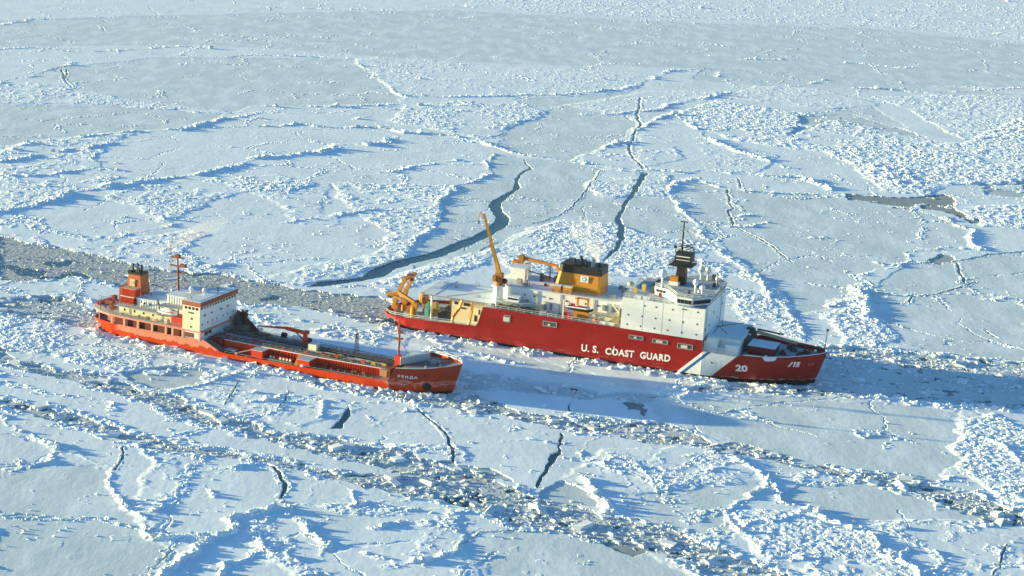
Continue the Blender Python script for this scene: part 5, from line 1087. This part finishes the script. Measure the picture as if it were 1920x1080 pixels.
    # main mast
    mm = MB().tube((27.4, 0, 13.5), (26.9, 0, 23.6), .34, .2, n=8).beam((24.8, 0, 22.6), (29.0, 0, 22.8), .5, .3).beam((24.7, 0, 20.4), (28.6, 0, 20.3), .6, .3).box(28.0, 29.6, -.5, .5, 20.3, 21.1).beam((26.6, 0, 18.4), (29.4, 0, 18.6), .3, .2).tube((29, 0, 17.6), (30.6, -2, 13.7), .06).tube((28, 0, 19), (31.8, 0, 13.7), .05).box(26.2, 27.6, -.5, .5, 22.8, 23.5).build('main_mast', RUST, r)
    MB().tube((24.6, .4, 19.2), (24.4, .4, 25.8), .09).tube((23.9, .4, 24.8), (25.2, .4, 24.8), .08).build('signal_mast', RUST, r)
    # lifeboat
    W4 = Matrix.Translation((-115.3, 484.2, 0)) @ Matrix.Rotation(-.403, 4, 'Z')
    lb = bpy.data.objects.new('lifeboat', None); col.objects.link(lb); lb.location = W4 @ Vector((30.0, -8.4, 9.0)); lb.rotation_euler = (0, 0, -.403)
    tag(lb, 'white enclosed lifeboat hanging beside the white tower of the orange ship', 'boat')
    boat_hull(lb, 3.1, 1.15, 1.3, WHITEC, REDP)
    MB().ball((0, 0, 1.3), 1.0, 14, 8, 1).build('boat_canopy', WHITEC, lb, True).scale = (2.7, 1.05, .85)
    MB().path([(-2.9, -1.0, 1.2), (0, -1.2, 1.15), (2.6, -1.0, 1.3)], .09).build('boat_fender', ORED, lb)
    # --- cargo deck
    tr = MB().prism([(43.0, -4.9), (69.0, -4.9), (92.8, -3.6), (94.4, -2.0), (94.4, 2.0), (92.8, 3.6), (69, 4.9), (43, 4.9)], 1.2, 4.0)
    for i in range(26):
        x = 74.6 + i * .7; y = -(4.9 - 1.3 * (x - 69) / 23.8); tr.box(x, x + .14, y - .22, y + .02, 1.6, 3.9)
    for i in range(10): x = 60 + i * .95; tr.box(x, x + .14, -5.1, -4.88, 1.6, 3.9)
    tr = tr.build('cargo_trunk', ORED, r)
    MB().prism([(43.2, -4.6), (69.0, -4.6), (92.6, -3.3), (94.2, -1.8), (94.2, 1.8), (92.6, 3.3), (69, 4.6), (43.2, 4.6)], 4.0, 4.1).build('trunk_top', TDECK, r)
    MB().path([(43.4, -4.8, 4.1), (69, -4.8, 4.1), (92.8, -3.5, 4.1)], .12).build('trunk_edge_snow', SNOW, tr)
    for x0, x1, y0 in ((55.6, 59.0, -8.0), (69.6, 73.2, -8.2)):
        o = B(x0, x1, y0, -4.9, 1.2, 3.8).build('manifold_house', ORED, r); MB().box(x0 - .1, x1 + .1, y0 - .1, -4.6, 3.8, 3.95).build('roof_snow', SNOWG, o)
    B(41.4, 45.2, -5.6, -1.2, 1.4, 4.4).build('pump_room', MAROON, r)
    MB().box(47.4, 50.2, -7.6, -5.9, 1.2, 2.3).build('deck_hatch', MAROON, r); MB().box(47.3, 50.3, -7.7, -5.8, 2.3, 2.42).build('hatch_snow', SNOWG, r)
    B(60.4, 67.4, -7.6, -6.6, 1.5, 2.3).build('drip_tray', DGREEN, r)
    pm = MB()
    for i in range(7): x = 60.9 + i * .98; pm.tube((x, -6.6, 2.6), (x, -4.9, 2.6), .24, n=8).box(x - .3, x + .3, -6.9, -6.3, 2.2, 3.0)
    pm.build('manifold_pipe', ORED, r)
    fl = MB()
    for i in range(7):
        if i not in (2,): x = 60.9 + i * .98; fl.tube((x, -7.02, 2.6), (x, -6.9, 2.6), .3, n=8)
    fl.build('manifold_flange', WHITEC, r)
    MB().beam((50.4, -8.0, 1.9), (55.0, -7.0, 3.4), .25, .2).box(51, 51.3, -8.3, -8, 1.4, 2.4).build('accommodation_ladder', mat('ladder_pink', (.66, .40, .30), .6), r)
    MB().beam((69.0, -8.1, 1.5), (68.6, -5.0, 3.8), 1.0, .2).build('trunk_stairs', YELLOW, r)
    MB().box(70.2, 72.6, -8.9, -8.3, 1.4, 2.2).box(66.4, 66.8, -8.8, -8.4, 1.4, 2.0).box(54, 54.5, -8.8, -8.3, 1.4, 2.1).box(84.5, 86, -6.4, -5.2, 1.9, 2.8).box(87.4, 88.4, -6, -5, 1.9, 3.0).build('bollard', RUST, r)
    MB().ball((71.4, -8.2, 2.3), .8, 10, 6, .4).build('snow_covered_gear', SNOW, r)
    pp = MB()
    for y, z in ((-1.6, 4.5), (-.9, 4.5), (.9, 4.6), (1.8, 4.5), (2.6, 4.5)): pp.tube((43.5, y, z), (92, y, z), .17, n=6)
    for i in range(24): pp.box(44 + i * 2, 44.2 + i * 2, -2.2, 3.2, 4.1, 4.4)
    pp.build('deck_pipes', GREY, r)
    wk = MB().box(42, 93, -.5, .5, 5.0, 5.1).rail([(42, -.5, 5.1), (93, -.5, 5.1)], 1.0, 1.5, .05).rail([(42, .5, 5.1), (93, .5, 5.1)], 1.0, 1.5, .05)
    for i in range(18): wk.tube((42.5 + i * 2.9, -.4, 4.1), (42.5 + i * 2.9, -.4, 5), .08, n=4)
    wk.build('catwalk', DGREY, r)
    MB().rail([(46.8, 8.7, 1.9), (92, 8.7, 2.3)], 1.2, 1.3, .05, 3).rail([(43.4, 4.7, 4.1), (69, 4.7, 4.1), (92.8, 3.4, 4.1)], 1.0, 1.6, .05).build('deck_railing', DGREY, r)
    MB().rail([(43.4, -4.7, 4.1), (69, -4.7, 4.1), (92.8, -3.4, 4.1)], .95, 1.9, .04).rail([(48, -8.8, 1.5), (92, -8.7, 2.2)], .7, 3.2, .04, 1).build('deck_railing', GREY, r)
    MB().beam((41.6, 8.9, 7.6), (43.6, 8.9, 6.6), .2, 2.4).xz([(40.4, 4.2), (40.4, 8.4), (42.6, 7.6), (47.6, 3.6), (50, 1.9), (41, 1.6)], 8.8, 9.0).build('bulwark_wing', RUST, r)
    MB().box(41, 42.4, 6.6, 8.6, 4.4, 7.2).ball((41.4, 7.6, 7.6), .5).box(43, 44, 5, 6.4, 4.1, 5.9).box(44, 46.4, 2, 6, 4.1, 5.6).build('hose_handling_gear', DGREY, r)
    MB().ball((55.6, 1.8, 4.9), .6).box(78.2, 79.2, -2.0, -1.3, 4.4, 5.0).box(88.4, 89.5, -2.6, -1.8, 4.2, 5.0).tube((91.2, -2, 4.6), (92.4, -2, 4.6), .4).build('yellow_valve', YELLOW, r)
    MB().tube((61.2, 4.0, 5.2), (64.8, 4.0, 5.2), .75, n=12).build('white_tank', WHITEC, r); MB().tube((65.0, 4.2, 5.0), (66.4, 4.2, 5.0), .9, n=12).tube((57.2, 5.0, 5.0), (58.4, 5, 5.0), .8, n=12).build('hose_reel', BLACK, r)
    for x0 in (68.9, 70.2): B(x0, x0 + 1.2, -1.6, .6, 4.3, 6.2).build('white_cabinet', mat('cabinet_cream', (.78, .74, .60), .5), r)
    gr = MB()
    for i in range(9): gr.tube((46 + i * 2.4, -3.4, 4.1), (46 + i * 2.4, -3.4, 4.9), .18, n=6)
    for i in range(10): gr.box(72.6 + i * 1.9, 73.2 + i * 1.9, 1.9, 2.7, 4.1, 4.9)
    gr.box(73.4, 76.4, -3.2, -1.8, 4.1, 4.7).box(80.6, 83.4, -2.9, -2, 4.1, 4.6).box(50, 54, 2.4, 4.4, 4.1, 5.0).build('tank_vents', RUST, r)
    for i in range(16): x = 47.6 + i * 2.7; MB().box(x, x + .5 + .3 * (i % 3), -3.9 + .5 * (i % 4), -3.1 + .5 * (i % 4), 4.1, 4.5 + .2 * (i % 3)).build('deck_valve', (RUST, DGREY, REDP)[i % 3], r)
    for i in range(9): x = 74.8 + i * 2.0; MB().box(x, x + .35, -6.9 + .3 * (i % 2), -6.5 + .3 * (i % 2), 2, 2.7).build('deck_valve', RUST, r)
    cr_ = MB().tube((66.8, .6, 4.0), (66.8, .6, 8.4), .62, n=10).box(66.2, 67.6, -.2, 1.4, 8.0, 8.8); cr_ = cr_.build('deck_crane', ORED, r)
    MB().beam((66.8, .6, 8.3), (60.6, 1.0, 8.4), .7, .9, .5, .9).beam((60.8, 1.0, 8.5), (51.6, 1.5, 7.4), .5, .6, .3, .3).build('crane_boom', ORED, cr_)
    MB().tube((51.6, 1.5, 7.4), (51.6, 1.5, 5.6), .06).tube((53.0, 1.4, 7.4), (53.0, 1.4, 4.4), .12).beam((66.4, .6, 6.2), (63.6, .8, 8.0), .25, .25).build('crane_gear', RUST, cr_)
    for x, z in ((45.0, 9.2), (80.4, 9.4)):
        lt = MB(); y = 6.6 if x < 50 else 4.0
        for dx, dy in ((-.55, -.5), (.55, -.5), (.55, .5), (-.55, .5)): lt.tube((x + dx, y + dy, 4 if x > 50 else 3), (x + dx * .35, y + dy * .35, z), .07, n=4)
        for i in range(5):
            z0 = 4.2 + i * (z - 4.2) / 5; z1 = z0 + (z - 4.2) / 5; lt.tube((x - .45, y - .4, z0), (x + .45, y - .4, z1), .05, n=4).tube((x + .45, y - .4, z0), (x - .45, y + .4, z1), .05, n=4)
        lt.box(x - .3, x + .3, y - .3, y + .3, z - .1, z + .3).build('lattice_post', DGREY if x < 50 else RUST, r)
    for p, q in (((94.9, 0, 15.6), (112.4, 0, 8.2)), ((94.9, 0, 15.8), (67, .6, 8.8)), ((26.9, 0, 22.4), (14.5, 0, 16.6))): MB().tube(p, q, .04, n=4).build('rigging_wire', DGREY, r)
    # --- forecastle
    fm = MB().tube((94.9, -.2, 2), (94.9, -.2, 15.8), .38, .2, n=8).beam((93.6, -.2, 11.6), (95.8, -.2, 11.8), 1.0, .35).tube((95.0, -.2, 11.4), (97.4, 2.0, 6.4), .07).tube((95.0, -.2, 11.4), (97.4, -2.0, 6.4), .05).box(94.5, 95.6, -.5, .1, 13.2, 13.8).build('foremast', RUST, r)
    MB().beam((94.6, -.2, 13.8), (94.8, -.2, 16.2), .4, .4).build('masthead', ORED, fm)
    MB().box(94.2, 95.6, -1.0, .6, 3.6, 7.4).build('mast_house', ORED, fm); MB().box(96.4, 96.62, -8.2, 8.2, 3.0, 5.9).build('forecastle_bulkhead', RUST, r)
    MB().box(92.0, 94, -4.8, -3.2, 2.2, 4.2).box(95.8, 96.4, -6.2, -4.6, 2.6, 5.6).build('deck_store', mat('rusty_tan', (.38, .2, .12), .7, .3), r)
    MB().prism([(97.0, -3.4), (97.4, -4.0), (101.6, 4.6), (101.0, 5.0)], 6.1, 8.0).prism([(97.0, -3.4), (97.4, -4.0), (96.4, 5.0), (96.0, 4.8)], 6.0, 7.4).build('breakwater', mat('snowed_steel', (.50, .54, .55), .7, .1), r)
    MB().prism([(97.3, -3.2), (100.9, 4.6), (96.8, 4.8)], 6.6, 7.5).build('snow_drift', SNOW, r)
    g_ = MB().box(103.6, 105.2, .6, 2.6, 6.3, 7.3).tube((102.6, 1.6, 6.9), (106.0, 1.6, 6.9), .4, n=8).box(106.8, 107.4, -.9, -.4, 6.4, 7.0).box(104, 104.5, -3.4, -2.9, 6.3, 6.9); g_.build('anchor_windlass', mat('frosted_winch', (.30, .32, .33), .7), r)
    MB().rail(hl.rimpts(99, 112.6, 1, .2, 1.6), .7, 1.6, .05, 1).build('bow_railing', WHITEC, r)
    MB().path(hl.rimpts(98.5, 112.8, -1, .1, 1.4, .04), .12).path(hl.rimpts(98.5, 112.8, 1, .1, 1.4, .04), .12).build('bulwark_snow', SNOW, r)
    return r
icebreaker(); tanker()

# ================================================================ funnel smoke
def smoke(name, pts, rad, dens, colr, lab, nsc=.1):
    """a plume: a chain of overlapping puffs wrapped in one closed surface, filled with uneven smoke"""
    vs = []; n = 14
    P = [Vector(p) for p in pts]
    for i, (p, q) in enumerate(zip(P, rad)):
        d = (P[min(i + 1, len(P) - 1)] - P[max(i - 1, 0)]).normalized(); a = d.orthogonal().normalized(); b = d.cross(a)
        for j in range(n): t = 2 * math.pi * j / n; vs.append(p + (a * math.cos(t) + b * math.sin(t)) * q)
    fs = [(i * n + j, (i + 1) * n + j, (i + 1) * n + (j + 1) % n, i * n + (j + 1) % n) for i in range(len(P) - 1) for j in range(n)]
    fs += [tuple(range(n)), tuple(range((len(P) - 1) * n, len(P) * n))[::-1]]
    M = bpy.data.materials.new(name); M.use_nodes = True; t = M.node_tree; t.nodes.clear()
    o = t.nodes.new('ShaderNodeOutputMaterial'); v = t.nodes.new('ShaderNodeVolumePrincipled'); g = t.nodes.new('ShaderNodeNewGeometry')
    nz = t.nodes.new('ShaderNodeTexNoise'); nz.inputs['Scale'].default_value = nsc; nz.inputs['Detail'].default_value = 2
    mr = t.nodes.new('ShaderNodeMapRange'); mr.inputs[1].default_value = .3; mr.inputs[2].default_value = .75; mr.inputs[4].default_value = dens
    t.links.new(g.outputs['Position'], nz.inputs[0]); t.links.new(nz.outputs[0], mr.inputs[0]); t.links.new(mr.outputs[0], v.inputs['Density'])
    v.inputs['Color'].default_value = (*colr, 1); v.inputs['Anisotropy'].default_value = .1; t.links.new(v.outputs[0], o.inputs['Volume'])
    ob = MB().add(vs, fs).build(name, M); tag(ob, lab, 'smoke', kind='stuff'); return ob
W4 = Matrix.Translation((-35.4, 509.2, 0)) @ Matrix.Rotation(-.329, 4, 'Z')
smoke('funnel_smoke', [W4 @ Vector(p) for p in ((61.9, -.4, 24.6), (61.2, .4, 27.2), (59.4, 1.6, 29.8), (56.8, 2.6, 32.2), (54.2, 3.6, 34), (52.4, 4, 35))], (.6, 2.2, 3.7, 4.2, 3.2, .8), .12, (.93, .92, .91), 'pale puff of smoke rising from the buff funnel', .13)
W4 = Matrix.Translation((-115.3, 484.2, 0)) @ Matrix.Rotation(-.403, 4, 'Z')
smoke('drifting_smoke', [W4 @ Vector(p) for p in ((13.4, 2, 19.6), (15.4, 6, 21.7), (18.8, 10, 23.7), (22.1, 14, 26), (26.5, 18, 28.3), (30, 21, 29.6))], (.3, 1.0, 1.6, 2.0, 2.2, .7), .10, (.88, .78, .73), 'faint pinkish smoke drifting from the brown funnel of the orange ship', .12)

# ================================================================ cold, slightly misty air
hz = MB().box(-31000, 31000, -32000, 32000, -3, 175).build('haze', bpy.data.materials.new('haze_air')); tag(hz, kind='stuff')
M = hz.data.materials[0]; M.use_nodes = True; t = M.node_tree; t.nodes.clear(); o = t.nodes.new('ShaderNodeOutputMaterial'); v = t.nodes.new('ShaderNodeVolumePrincipled')
v.inputs['Density'].default_value = .00002; v.inputs['Color'].default_value = (.85, .93, 1, 1); v.inputs['Anisotropy'].default_value = .2; t.links.new(v.outputs[0], o.inputs['Volume'])
